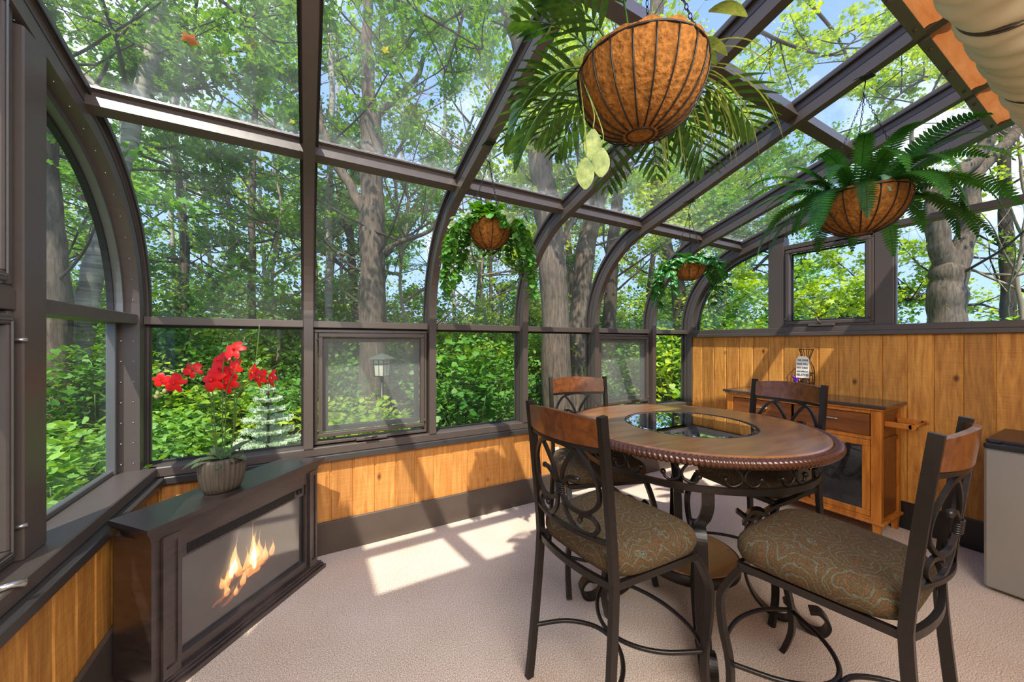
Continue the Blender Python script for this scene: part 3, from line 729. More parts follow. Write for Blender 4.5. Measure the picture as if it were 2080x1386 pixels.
# carved rope edge
b = MB(); NA = 1500; NB = 12; RN = 190; vs_ = []
for k in range(NA):
    a = 2*PI*k/NA
    for j in range(NB):
        t = 2*PI*j/NB; ph = RN*a+2.2*math.sin(t-.5)
        q = .0175+.0065*abs(math.sin(ph/2))**.8
        vs_.append((TX+(TR+.006+q*math.cos(t))*math.cos(a), TY+(TR+.006+q*math.cos(t))*math.sin(a), TZ-.024+q*.92*math.sin(t)))
b.add(vs_, [(k*NB+j, ((k+1)%NA)*NB+j, ((k+1)%NA)*NB+(j+1)%NB, k*NB+(j+1)%NB) for k in range(NA) for j in range(NB)], True)
tag(b.build('rope_edge', M_rope, r), 'dark twisted rope moulding around the table edge')
b = MB(); b.lathe([(.001,TZ-.010),(.318,TZ-.010),(.322,TZ-.006),(.300,TZ-.001),(.001,TZ-.0005)], (TX,TY,0), 64, False, caps=False)
M_inset = glassmat('bevelled_table_glass', 0, tint=(.80,.90,.86,1), gloss=.85)
tag(b.build('glass_inset', M_inset, r), 'round bevelled clear glass inset')
b = MB(); b.tube([(TX+.322*math.cos(2*PI*k/64), TY+.322*math.sin(2*PI*k/64), TZ-.001) for k in range(64)], .0028, 6, closed=True); b.build('inset_rim', M_gasket, r)
b = MB(); RZ, RRG = .765, .545
b.bar([(TX+RRG*math.cos(2*PI*k/96), TY+RRG*math.sin(2*PI*k/96), RZ) for k in range(96)], (0,0,1), .026, .016, closed=True); b.build('apron_ring', M_iron, r)
NS = 15
for k in range(NS):
    b = MB(); a0 = 2*PI*(k+.35)/NS; hw = PI/NS*.97
    def Q(u, v): return (TX+RRG*math.cos(a0+u*hw), TY+RRG*math.sin(a0+u*hw), RZ+.016+v*.098)
    C = [(-.42,.30),(-.52,.10),(-.72,.05),(-.96,.22),(-.97,.52),(-.72,.86),(-.35,.985),(0,1.0),(.35,.985),(.72,.86),(.97,.52),(.96,.22),(.72,.05),(.52,.10),(.42,.30)]
    pts = spline([Q(u, v) for u, v in C], 4); b.tube(pts, .0062, 6); b.ball(Q(-.42,.33), .012, 7); b.ball(Q(.42,.33), .012, 7)
    b.build('apron_scroll', M_iron, r)
for ang in (46, -137, -60, 155):
    a = math.radians(ang); c, s_ = math.cos(a), math.sin(a)
    def L(rr, z): return (TX+rr*c, TY+rr*s_, z)
    sd = (-s_, c, 0)
    b = MB()
    b.bar([L(q.x, q.y) for q in spline([(.535,.752),(.530,.69),(.47,.62),(.38,.555),(.315,.49),(.27,.475),(.225,.50)], 6)], sd, .046, .014)
    b.bar([L(q.x, q.y) for q in spline([(.255,.44),(.285,.505),(.33,.520),(.372,.47),(.39,.36),(.41,.22),(.455,.09),(.50,.022),(.56,.012),(.585,.06),(.555,.105),(.515,.10)], 7)], sd, .056, .015)
    b.bar([L(q.x, q.y) for q in spline([(.33,.505),(.30,.42),(.27,.30),(.262,.20),(.30,.10),(.37,.035),(.43,.03),(.452,.08),(.42,.115)], 7)], sd, .046, .012)
    b.build('leg', M_iron, r)
b = MB(); b.lathe([(.001,.236),(.236,.236),(.240,.232),(.240,.216),(.001,.216)], (TX,TY,0), 64, False, caps=False); tag(b.build('lower_shelf', M_tabletop, r), 'round wooden lower shelf')
b = MB(); b.lathe([(.241,.180),(.247,.180),(.247,.232),(.241,.232),(.241,.180)], (TX,TY,0), 64, True, caps=False); b.lathe([(.001,.200),(.242,.200),(.242,.216),(.001,.216)], (TX,TY,0), 48, False, caps=False); b.build('shelf_band', M_iron, r)

# ------------------------------------------------------------------ corner fireplace
A = Vector((-.505,1.835,0)); Bp = Vector((.085,2.475,0)); U = (Bp-A).normalized(); NV = Vector((-U.y, U.x, 0))   # NV points into the corner
LW = (Bp-A).length
r = thing('electric_fireplace', 'espresso wooden electric fireplace set across the left corner with flames lit', 'fireplace', tuple(A))
def fp(u, w, z): p = A+U*u+NV*w; return (p.x, p.y, z)
def fbox(b, u0, u1, w0, w1, z0, z1):
    v = [fp(u0,w0,z0), fp(u1,w0,z0), fp(u1,w1,z0), fp(u0,w1,z0), fp(u0,w0,z1), fp(u1,w0,z1), fp(u1,w1,z1), fp(u0,w1,z1)]
    b.add(v, [(0,3,2,1),(4,5,6,7),(0,1,5,4),(1,2,6,5),(2,3,7,6),(3,0,4,7)])
def fprism(b, pts, z0, z1, ins=0):
    cu = sum(p[0] for p in pts)/len(pts); cw = sum(p[1] for p in pts)/len(pts)
    b.prism([fp(u, w, 0)[:2] for (u, w) in pts], z0, z1)
top = [(-.012,-.010),(LW+.006,-.010),(LW-.065,.222),(.012,.235)]
b = MB(); fprism(b, top, .642, .662)
sc_ = lambda k: [(k if u < .3 else u-k, w+k if w < .1 else w-k) if False else ((u+k) if u < LW/2 else (u-k), (w+k) if w < .1 else w-k) for (u, w) in top]
fprism(b, sc_(.010), .630, .642); fprism(b, sc_(.018), .618, .630); fprism(b, sc_(.024), .600, .618)
b.build('mantel_top', M_darkwood, r)
b = MB()
fbox(b, .022, .060, .025, .222, .045, .602); fbox(b, LW-.075, LW-.025, .025, .150, .045, .602)   # side panels
fbox(b, .060, LW-.075, .160, .175, .045, .602)                                                    # back board
fbox(b, .060, .125, .022, .060, .045, .602); fbox(b, LW-.105, LW-.030, .022, .060, .045, .602)    # stiles
fbox(b, .125, LW-.105, .022, .060, .540, .602); fbox(b, .125, LW-.105, .022, .060, .045, .095)    # rails
b.build('body', M_darkwood, r)
def pilaster(u0, u1):
    b = MB(); fbox(b, u0, u1, .008, .022, .045, .085); fbox(b, u0, u1, .008, .022, .575, .602)
    fbox(b, u0, u0+.012, .008, .022, .085, .575); fbox(b, u1-.012, u1, .008, .022, .085, .575); fbox(b, u0+.012, u1-.012, .015, .022, .085, .575)
    b.build('pilaster', M_darkwood, r)
pilaster(.050, .112); pilaster(LW-.088, LW-.034)
b = MB(); fprism(b, [(.0,-.014),(LW+.012,-.014),(LW-.06,.20),(.02,.225)], 0.0, .022); fprism(b, [(.006,-.004),(LW+.004,-.004),(LW-.062,.20),(.02,.222)], .022, .036)
fprism(b, [(.012,.004),(LW-.004,.004),(LW-.064,.19),(.02,.22)], .036, .048); b.build('plinth', M_darkwood, r)
b = MB(); fbox(b, .128, LW-.108, .030, .044, .478, .538); b.build('vent_panel', M_darkwood, r)
b = MB()
for k in range(7):
    z = .488+k*.0058; fbox(b, .150, LW-.175, .0265, .031, z, z+.0028)
for k in range(26):
    u = .150+(LW-.325)*k/26; fbox(b, u, u+.002, .0262, .031, .486, .528)
b.build('vent_grille', M_black, r)
b = MB()
for u in (LW-.155, LW-.135): fbox(b, u-.006, u+.006, .020, .031, .500, .522)
b.build('switch', M_black, r)
b = MB(); fbox(b, .125, LW-.105, .058, .063, .095, .480); 
M_fbreflect = plain('firebox_reflection_grey', srgb(118,106,96), .30, 0, .8, (5,.02,.35)); b.build('screen_back', M_fbreflect, r)  # back panel painted grey to stand in for reflections on the front glass
b = MB(); fbox(b, .125, LW-.105, .046, .050, .088, .094); fbox(b, .121, .128, .040, .060, .088, .480); fbox(b, LW-.110, LW-.104, .040, .060, .088, .480)
b.build('screen_frame', M_black, r)
def flamemat(name, top, mid, low, strength, dens):
    """glowing gas: emission that thins out towards the silhouette and in wisps"""
    m, nt, N, L, bs = newmat(name); N.remove(bs); out = N.get('Material Output')
    tc = N.new('ShaderNodeTexCoord'); sp = N.new('ShaderNodeSeparateXYZ'); L.new(tc.outputs['Generated'], sp.inputs[0])
    rp = N.new('ShaderNodeValToRGB'); e = rp.color_ramp.elements; e[0].position = 0; e[0].color = low; e[1].position = 1; e[1].color = top
    k = e.new(.35); k.color = mid; L.new(sp.outputs[2], rp.inputs[0])
    em = N.new('ShaderNodeEmission'); em.inputs['Strength'].default_value = strength; L.new(rp.outputs[0], em.inputs['Color'])
    tp = N.new('ShaderNodeBsdfTransparent'); lw = N.new('ShaderNodeLayerWeight'); lw.inputs['Blend'].default_value = .5
    no = N.new('ShaderNodeTexNoise'); no.inputs['Scale'].default_value = 34; no.inputs['Detail'].default_value = 3; L.new(tc.outputs['Object'], no.inputs['Vector'])
    inv = N.new('ShaderNodeMath'); inv.operation = 'SUBTRACT'; inv.inputs[0].default_value = 1; L.new(lw.outputs['Facing'], inv.inputs[1])
    mu = N.new('ShaderNodeMath'); mu.operation = 'MULTIPLY'; L.new(inv.outputs[0], mu.inputs[0]); L.new(no.outputs[0], mu.inputs[1])
    m2 = N.new('ShaderNodeMath'); m2.operation = 'MULTIPLY'; m2.inputs[1].default_value = dens; m2.use_clamp = True; L.new(mu.outputs[0], m2.inputs[0])
    mx = N.new('ShaderNodeMixShader'); L.new(m2.outputs[0], mx.inputs[0]); L.new(tp.outputs[0], mx.inputs[1]); L.new(em.outputs[0], mx.inputs[2]); L.new(mx.outputs[0], out.inputs['Surface'])
    return m
M_flame = flamemat('flame', (.75,.30,.10,1), (1,.55,.18,1), (.9,.28,.07,1), .85, 1.1); M_flamecore = flamemat('flame_core', (1,.62,.25,1), (1,.86,.55,1), (1,.7,.3,1), 1.3, 2.0); M_ember = flamemat('ember_glow', (.6,.16,.06,1), (.55,.15,.06,1), (.5,.12,.05,1), .42, 1.3)
def flame(u, z0, h, w, mat, lean_=0.0, w_=.052, name='flame'):
    b = MB(); n = 14; prev = None; vs_ = []
    for k in range(n+1):
        t = k/n; rr = w*(math.sin(PI*min(t*1.25+.12,1.0)**.8)*.9*(1-t)**.35+.02)*(1-t**3)
        uc = u+lean_*t+.35*w*math.sin(t*7+u*40)*t
        for j in range(8): a = 2*PI*j/8; vs_.append(fp(uc+rr*math.cos(a), w_+.0035*math.sin(a)*(1-t), z0+h*t))
    b.add(vs_, [(k*8+j, k*8+(j+1)%8, (k+1)*8+(j+1)%8, (k+1)*8+j) for k in range(n) for j in range(8)], True)
    b.build(name, mat, r)
for (u, z0, h, w, m_, ln) in ((.338,.292,.145,.020,M_flame,.006),(.340,.298,.080,.012,M_flamecore,.002),(.318,.275,.060,.014,M_flame,-.01),(.285,.262,.055,.015,M_flame,-.008),
                       (.420,.235,.215,.024,M_flame,.025),(.428,.285,.115,.012,M_flamecore,.016),(.480,.255,.150,.020,M_flame,-.02),(.505,.265,.085,.014,M_flame,-.01),
                       (.300,.215,.060,.012,M_flame,.004),(.345,.190,.045,.010,M_flame,.004),(.362,.270,.090,.016,M_flame,-.012),(.395,.250,.120,.018,M_flame,.01),(.455,.235,.170,.020,M_flame,-.01),(.440,.260,.130,.011,M_flamecore,.004),(.322,.285,.075,.010,M_flamecore,.006),(.380,.215,.070,.014,M_flame,.008),(.300,.250,.085,.014,M_flame,.012),(.540,.270,.070,.014,M_flame,.006)):
    flame(u+.030, z0-.03, h*1.35, w*1.45, m_, ln)
for (u, z, ln, tl) in ((.24,.175,.10,.3),(.30,.235,.12,.2),(.37,.245,.13,.25),(.28,.145,.11,.35),(.43,.215,.10,.2)):
    b = MB(); b.tube([fp(u+.03+ln*t/6, .056, z+ln*tl*t/6+.004*math.sin(t*2.3+u*50)) for t in range(7)], [.002,.006,.009,.007,.010,.006,.002], 6); b.build('ember', M_ember, r)
M_fglass = glassmat('fireplace_front_glass', .10, tint=(.95,.95,.95,1), gloss=.22, dscale=2, rough=.06)
b = MB(); b.add([fp(.126,.045,.094), fp(LW-.106,.045,.094), fp(LW-.106,.045,.478), fp(.126,.045,.478)], [(0,1,2,3)]); b.build('front_glass', M_fglass, r)

# ------------------------------------------------------------------ potted orchid on the mantel
PCx, PCy, PCz = -.342, 2.165, .662
r = thing('potted_orchid', 'red artificial orchid in a ribbed grey oval pot on the fireplace mantel', 'potted plant', (PCx, PCy, PCz))
b = MB(); n = 208; prof = [(.066,0),(.080,.004),(.094,.030),(.104,.070),(.108,.105),(.104,.140),(.099,.156),(.094,.156),(.092,.140),(.090,.125)]
vs_ = []
oa = math.atan2(U.y, U.x)
for (rr, z) in prof:
    for k in range(n):
        a = 2*PI*k/n; q = rr*(1+.030*math.sin(a*26)*(1 if z < .15 else 0)); x = q*.90*math.cos(a); y = q*.70*math.sin(a)
        vs_.append((PCx+x*math.cos(oa)-y*math.sin(oa), PCy+x*math.sin(oa)+y*math.cos(oa), PCz+z))
b.add(vs_, [(i*n+k, i*n+(k+1)%n, (i+1)*n+(k+1)%n, (i+1)*n+k) for i in range(len(prof)-1) for k in range(n)]+[tuple(range(n-1,-1,-1))], True); b.build('pot', M_pot, r)
b = MB(); b.lathe([(.001,.140),(.05,.145),(.088,.138),(.090,.128),(.001,.126)], (PCx,PCy,PCz), 32, True, sx=.9, sy=.8, caps=False); b.build('moss', M_soil, r)
def leafblade(b, base, d, length, width, droop, n=10, up=(0,0,1), fold=.25, twist=0, power=.8, mi=0, tipcurl=0):
    """a leaf: two-sided strip with a centre fold, growing from base along d and drooping"""
    d = Vector(d).normalized(); side = d.cross(Vector(up))
    if side.length < 1e-3: side = Vector((1,0,0))
    side.normalize(); p = Vector(base); vs_ = []; dd = d.copy(); st = length/n
    for k in range(n+1):
        t = k/n; w = width*math.sin(PI*min(max(t,.02),.985))**power/2
        nrm = side.cross(dd).normalized(); sd = (side*math.cos(twist*t)+nrm*math.sin(twist*t)).normalized()
        lift = nrm*(w*fold)
        vs_ += [p-sd*w+lift, p.copy(), p+sd*w+lift]
        dd = (dd+Vector((0,0,-1))*(droop*st/length)*(1+tipcurl*t)).normalized(); p = p+dd*st
    b.add(vs_, [q for k in range(n) for q in ((3*k, 3*k+1, 3*k+4, 3*k+3), (3*k+1, 3*k+2, 3*k+5, 3*k+4))], True, mi)
    return p
base = Vector((PCx, PCy, PCz+.138))
M_orleaf = leafmat('orchid_leaf', srgb(60,78,46), srgb(104,120,84), .1, 9)
for (ang, el, ln, wd, dr) in ((150,.55,.15,.055,1.1),(175,.35,.13,.05,.6),(-20,.9,.14,.060,.5),(30,.25,.11,.05,.4),(-75,.45,.11,.06,.8),(75,.8,.12,.05,.6),(-140,.35,.10,.05,.9)):
    a = oa+math.radians(ang); b = MB(); leafblade(b, base, (math.cos(a), math.sin(a), el), ln, wd, dr, fold=.3, power=.6); b.build('leaf', M_orleaf, r)
RX3 = Vector((RGT[0], RGT[1], 0)); FX3 = Vector((FWD[0], FWD[1], 0))
def flower(c, face, size, spin):
    b = MB(); f = Vector(face).normalized(); s1 = f.cross(Vector((0,0,1))).normalized(); s2 = s1.cross(f)
    for k in range(5):
        a = spin+2*PI*k/5; d = s1*math.cos(a)+s2*math.sin(a); wd = size*(.60 if k in (1, 4) else .36)
        bs = Vector(c)+d*.004; n = 7; vs_ = []
        sd = d.cross(f).normalized(); p = bs.copy(); dd = (d+f*.35).normalized()
        for i in range(n+1):
            t = i/n; w = wd*math.sin(PI*min(max(t*.86+.06,.02),.985))**.6/2
            vs_ += [p-sd*w-f*(w*.2), p.copy(), p+sd*w-f*(w*.2)]; dd = (dd-f*.13).normalized(); p = p+dd*size*.62/n
        b.add(vs_, [q for i in range(n) for q in ((3*i,3*i+1,3*i+4,3*i+3),(3*i+1,3*i+2,3*i+5,3*i+4))], True)
    b.ball(Vector(c)+f*.010, size*.09, 6, sz=1.3)
    o = b.build('flower', M_red, r); return o
stems = []
for (dx, tx, tz, bend) in ((-.045,-.30,.44,-.12),(-.035,-.17,.50,-.07),(.0,.01,.57,.0),(.012,.09,.60,.03),(.05,.16,.66,.05),(.055,.27,.46,.12)):
    p0 = base+RX3*(dx*.6); p1 = base+RX3*(dx*1.1)+Vector((0,0,.18)); p2 = base+RX3*(dx+bend*.25)+Vector((0,0,.33)); p3 = base+RX3*(dx+bend+.3*tx)+Vector((0,0,min(tz,.46)*.97)); p4 = base+RX3*tx+FX3*.02+Vector((0,0,tz-.02))
    b = MB(); b.tube(spline([p0,p1,p2,p3,p4], 8), .0026, 6); b.build('stem', M_stem, r)
for (x, y, sz_, sp, fx, fz) in ((327,772,.060,.2,.5,.1),(355,778,.085,.5,.3,.0),(392,752,.070,1.0,.6,.2),(446,733,.085,.3,-.1,.5),(475,748,.085,.8,-.3,.1),(432,772,.105,.1,.0,.1),(462,778,.095,.9,.2,.0),
                        (476,710,.085,.4,.1,.6),(512,757,.075,.2,-.5,.2),(527,767,.080,1.1,-.3,.0),(551,768,.070,.6,-.6,.1),(448,757,.080,1.4,.3,.4)):
    sz_ *= .86; c = PX(x, y, 1.74+.03*math.sin(x)); f = -FX3+RX3*fx+Vector((0,0,fz)); flower(c, f, sz_, sp)
b = MB()
for (x, y) in ((334,795),(320,800),(318,806)): b.ball(PX(x, y, 1.74), .009, 6, sz=1.4)
b.build('bud', plain('pale_bud', srgb(150,150,100), .5), r)

# ------------------------------------------------------------------ buffet cabinet
BX0, BX1, BY0, BY1 = 3.385, 3.765, .935, 1.975
r = thing('buffet_cabinet', 'honey wood buffet with dark top, drawers and glass doors against the right wall', 'cabinet', (3.57, 1.45, 0))
b = MB(); b.bbox(3.355, 3.785, .905, 2.0, .904, .926, .005); tag(b.build('top', M_toptile, r), 'dark glossy top')
b = MB(); b.bbox(BX0-.012, BX1, BY0-.012, BY1+.012, .886, .904, .004)
# corner posts with tapered feet
for (x0, x1) in ((BX0, BX0+.045), (BX1-.045, BX1)):
    for (y0, y1) in ((BY0, BY0+.055), (BY1-.055, BY1)):
        b.bbox(x0, x1, y0, y1, .12, .886, .003)
b.bbox(BX0+.004, BX0+.040, BY0+.055, BY1-.055, .862, .886, .002); b.bbox(BX0+.004, BX0+.040, BY0+.055, BY1-.055, .680, .706, .002)
b.bbox(BX0+.002, BX0+.040, BY0+.055, BY1-.055, .125, .150, .002)
b.bbox(BX0+.03, BX1-.01, BY0+.045, BY1-.045, .125, .14); b.build('frame', M_buffet, r)
b = MB(); b.bbox(BX0-.012, BX1, BY0-.014, BY1+.014, .108, .128, .004); b.build('base_moulding', M_buffet, r)
for (x0, x1) in ((BX0+.004, BX0+.044), (BX1-.044, BX1-.004)):
    for (y0, y1) in ((BY0+.003, BY0+.048), (BY1-.048, BY1-.003)):
        b = MB(); t = .007
        v = [(x0+t,y0+t,0),(x1-t,y0+t,0),(x1-t,y1-t,0),(x0+t,y1-t,0),(x0,y0,.108),(x1,y0,.108),(x1,y1,.108),(x0,y1,.108)]
        b.add(v, [(0,3,2,1),(4,5,6,7),(0,1,5,4),(1,2,6,5),(2,3,7,6),(3,0,4,7)]); b.build('foot', M_buffet, r)
for y in (BY0+.012, BY1-.020):
    b = MB(); b.bbox(BX0+.045, BX1-.045, y, y+.008, .14, .886, .001); b.build('side_panel', M_buffetdk, r)
b = MB(); b.bbox(BX0+.045, BX1-.045, BY0+.002, BY0+.020, .845, .886, .002); b.bbox(BX0+.045, BX1-.045, BY0+.002, BY0+.020, .660, .690, .002); b.build('side_rail', M_buffetdk, r)
b = MB(); b.bbox(BX1-.012, BX1-.004, BY0+.05, BY1-.05, .14, .88, .001); b.build('back_panel', M_buffetin, r)
ym = [BY0+.058, BY0+.40, BY1-.40, BY1-.058]
def pull(par, y, z):
    b = MB(); b.tube(spline([(BX0-.001,y-.055,z),(BX0-.014,y-.048,z),(BX0-.020,y-.02,z+.001),(BX0-.020,y+.02,z+.001),(BX0-.014,y+.048,z),(BX0-.001,y+.055,z)], 5), [.0035+.0022*math.sin(PI*k/25)**2 for k in range(26)], 8)
    b.ball((BX0-.010,y-.050,z), .0065, 6); b.ball((BX0-.010,y+.050,z), .0065, 6); b.build('handle', M_brass, par)
for (y0, y1) in ((BY0+.060, BY0+.51), (BY0+.53, BY1-.060)):
    b = MB(); b.bbox(BX0-.002, BX0+.018, y0, y1, .709, .859, .003); d_ = b.build('drawer', M_buffetdk, r); pull(d_, (y0+y1)/2, .800)
for (y0, y1) in ((ym[0], ym[1]), (ym[2], ym[3])):
    b = MB(); frameY(b, BX0-.001, BX0+.017, y0, y1, .152, .678, .042); d_ = b.build('door', M_buffet, r)
    b = MB(); b.bbox(BX0+.004, BX0+.010, y0+.040, y1-.040, .192, .638, .001); b.build('glass', glassmat('cabinet_glass', .10, tint=(.42,.42,.44,1), gloss=.12, dscale=9) if y0 < 1.2 else bpy.data.materials['cabinet_glass'], d_)
    b = MB(); b.ball((BX0-.012, y1-.018 if y0 < 1.2 else y0+.018, .50), .008, 6); b.build('knob', M_brass, d_)
b = MB(); b.bbox(BX0+.02, BX1-.02, BY0+.022, BY1-.022, .43, .442, .001); b.bbox(BX0+.02, BX1-.02, ym[1]-.004, ym[1]+.008, .14, .69, .001); b.bbox(BX0+.02, BX1-.02, ym[2]-.008, ym[2]+.004, .14, .69, .001); b.build('shelf', M_buffet, r)
# towel bar bracket on the near side
b = MB()
for x in (BX0+.045, BX1-.085):
    P = [(x,BY0+.0,.792),(x,BY0-.150,.792)]
    b.bbox(x, x+.016, BY0-.135, BY0+.0, .782, .818, .004); b.lathe([(.018,0),(.018,.016)], (0,0,0), 20, False)
    vv = b.v[-40:]; b.v[-40:] = [(x+v[2], BY0-.135+v[0], .80+v[1]) for v in vv]
b.tube([(BX0+.06, BY0-.135, .80), (BX1-.07, BY0-.135, .80)], .011, 12); b.build('towel_bar', M_buffet, r)
# things seen dimly inside the buffet
cols = [('rose_bottle', srgb(190,60,80), 'rose-pink bottle on the lower shelf behind the right glass door'), ('violet_bottle', srgb(120,70,190), 'violet bottle on the lower shelf behind the right glass door')]
for k, (nm, c, lab) in enumerate(cols):
    o = MB(); o.lathe([(.028,0),(.032,.006),(.032,.12),(.026,.15),(.012,.18),(.011,.22),(.013,.225)], (BX0+.09+.05*k, BY0+.15+.12*(1-k), .142), 20)
    tag(o.build('bottle', plain(nm, c, .2)), lab, 'bottle', 'bottles inside the buffet')
o = MB(); o.lathe([(.030,0),(.045,.010),(.060,.055),(.062,.06),(.058,.058),(.040,.012)], (BX0+.10, BY0+.17, .443), 24); tag(o.build('glass_bowl', plain('pale_bowl', srgb(190,190,196), .15)), 'pale bowl on the upper shelf behind the right glass door', 'bowl')
for k in range(2):
    o = MB(); y = ym[1]+.07+.09*k; o.tube([(BX0+.03, y, .182),(BX0+.05, y, .182),(BX0+.09, y, .182),(BX0+.12, y, .182),(BX0+.30, y, .182)], [.014,.014,.020,.038,.038], 14)
    tag(o.build('wine_bottle', plain('wine_foil_%s' % 'ab'[k], srgb(200,60,120) if k == 0 else srgb(50,30,60), .25)), ('pink-capped' if k == 0 else 'dark-capped')+' bottle lying in the open middle of the buffet', 'bottle', 'bottles inside the buffet')

# wire cork holder shaped like a bottle, with its wine tag
r = thing('cork_holder', 'bottle-shaped wire cork holder with a white wine tag on the buffet', 'decoration', (3.70, 1.487, .926))
CX, CY = 3.70, 1.487
b = MB(); prof = [(.050,.0),(.054,.05),(.056,.16),(.050,.215),(.030,.262),(.024,.285),(.036,.330),(.050,.372)]
for k in range(16):
    a = 2*PI*k/16; b.tube([(CX+q.x*math.cos(a), CY+q.x*math.sin(a), .926+q.y) for q in spline(prof, 4)], .0022, 5)
for (rr, z) in ((.050,.003),(.0555,.09),(.0555,.17),(.024,.285),(.050,.371)):
    b.tube([(CX+rr*math.cos(2*PI*k/24), CY+rr*math.sin(2*PI*k/24), .926+z) for k in range(24)], .003, 5, closed=True)
b.build('wire_cage', plain('brown_wire', srgb(74,52,36), .4, .5), r)
b = MB()
for k in range(46):
    a = random.random()*2*PI; q = .034*math.sqrt(random.random()); z = .94+random.random()*.15
    d = Vector((random.uniform(-1,1), random.uniform(-1,1), random.uniform(-.6,.6))).normalized()*.015; c = Vector((CX+q*math.cos(a), CY+q*math.sin(a), z)); b.tube([c-d, c+d], .009, 8)
tag(b.build('corks', plain('cork', srgb(176,136,92), .9), r), kind='stuff')
b = MB(); xt = CX-.060; pts = [(-.046,-.078),(.046,-.078),(.046,.080),(.026,.103),(-.026,.103),(-.046,.080)]; zt = 1.135
vs_ = [(xt, CY-u, zt+v) for u, v in pts]+[(xt-.006, CY-u, zt+v) for u, v in pts]; n = 6
b.add(vs_, [tuple(range(n)), tuple(range(2*n-1,n-1,-1))]+[(i, i+n, (i+1)%n+n, (i+1)%n) for i in range(n)]); tg = b.build('tag', plain('white_tag', srgb(236,232,220), .6), r)
M_ink = plain('dark_ink', srgb(60,64,70), .6)
for k, (txt, sz) in enumerate((('THIS WINE',.0188),('PAIRS WELL',.0176),('WITH TURKEY',.0158),('AND DIFFICULT',.0138),('RELATIVES',.0205))):
    cu = bpy.data.curves.new('lettering', 'FONT'); cu.body = txt; cu.size = sz*1.25; cu.align_x = 'CENTER'; cu.extrude = .0004; cu.offset = .0004
    to = bpy.data.objects.new('lettering_tmp', cu); COL.objects.link(to); bpy.context.view_layer.update()
    dg = bpy.context.evaluated_depsgraph_get(); me = bpy.data.meshes.new_from_object(to.evaluated_get(dg)); bpy.data.objects.remove(to)
    me.materials.append(M_ink); lo = bpy.data.objects.new('lettering', me); COL.objects.link(lo); lo.parent = tg
    w = .082/max(me.vertices[i].co.x for i in range(len(me.vertices)))/2 if len(me.vertices) else 1
    Mx = Matrix(((0,0,-1,xt-.0072-r.location.x),(-1,0,0,CY-r.location.y),(0,1,0,zt+.062-.0305*k-r.location.z),(0,0,0,1)))
    me.transform(Mx @ Matrix.Diagonal((min(w,1.25),1.0,1,1)))
b = MB()
for k in range(26):
    t = k/26; q = .020*(1-t*.8); a = k*2.4; b.ball((CX-.058-.006*math.cos(a*1.7), CY+.050+q*math.cos(a), 1.062-.070*t+.004*math.sin(a)), .0085, 6)
tag(b.build('grape_cluster', plain('purple_grape', srgb(96,36,150), .3), r), 'purple grape cluster')

# ------------------------------------------------------------------ mini fridge
r = thing('mini_fridge', 'stainless steel mini fridge with black top by the right wall', 'fridge', (3.49, .24, 0))
b = MB(); b.bbox(3.285, 3.76, -.02, .482, .012, .800, .006); b.build('cabinet', M_black, r)
b = MB(); b.bbox(3.235, 3.283, -.02, .484, .020, .776, .010); tag(b.build('door', M_steel, r), 'brushed stainless steel door')
b = MB(); b.bbox(3.232, 3.286, -.022, .486, .777, .806, .008); b.build('door_cap', M_black, r)
b = MB(); b.bbox(3.288, 3.765, -.024, .486, .801, .822, .006); b.build('top', plain('dark_brown_laminate', (.035,.025,.02,1), .3), r)
b = MB(); b.bbox(3.255, 3.30, .43, .47, .806, .818, .003); b.build('hinge', M_black, r)
b = MB(); b.lathe([(.015,0),(.015,.012)], (3.31,.44,0), 12, False); b.lathe([(.015,0),(.015,.012)], (3.31,.03,0), 12, False); b.lathe([(.015,0),(.015,.012)], (3.73,.44,0), 12, False); b.build('foot', M_black, r)

# outlet on the planks
r = thing('wall_outlet', 'white double power outlet on the plank wall below the windows', 'outlet', (1.905, YW-.004, .37))
b = MB(); b.bbox(1.888, 1.958, YW-.006, YW+.001, .312, .428, .003); b.build('cover_plate', M_white, r)
b = MB()
for z in (.345, .395):
    b.bbox(1.906, 1.940, YW-.0085, YW-.005, z-.014, z+.014, .003)
b.build('socket', plain('socket_grey', srgb(190,186,178), .5), r)

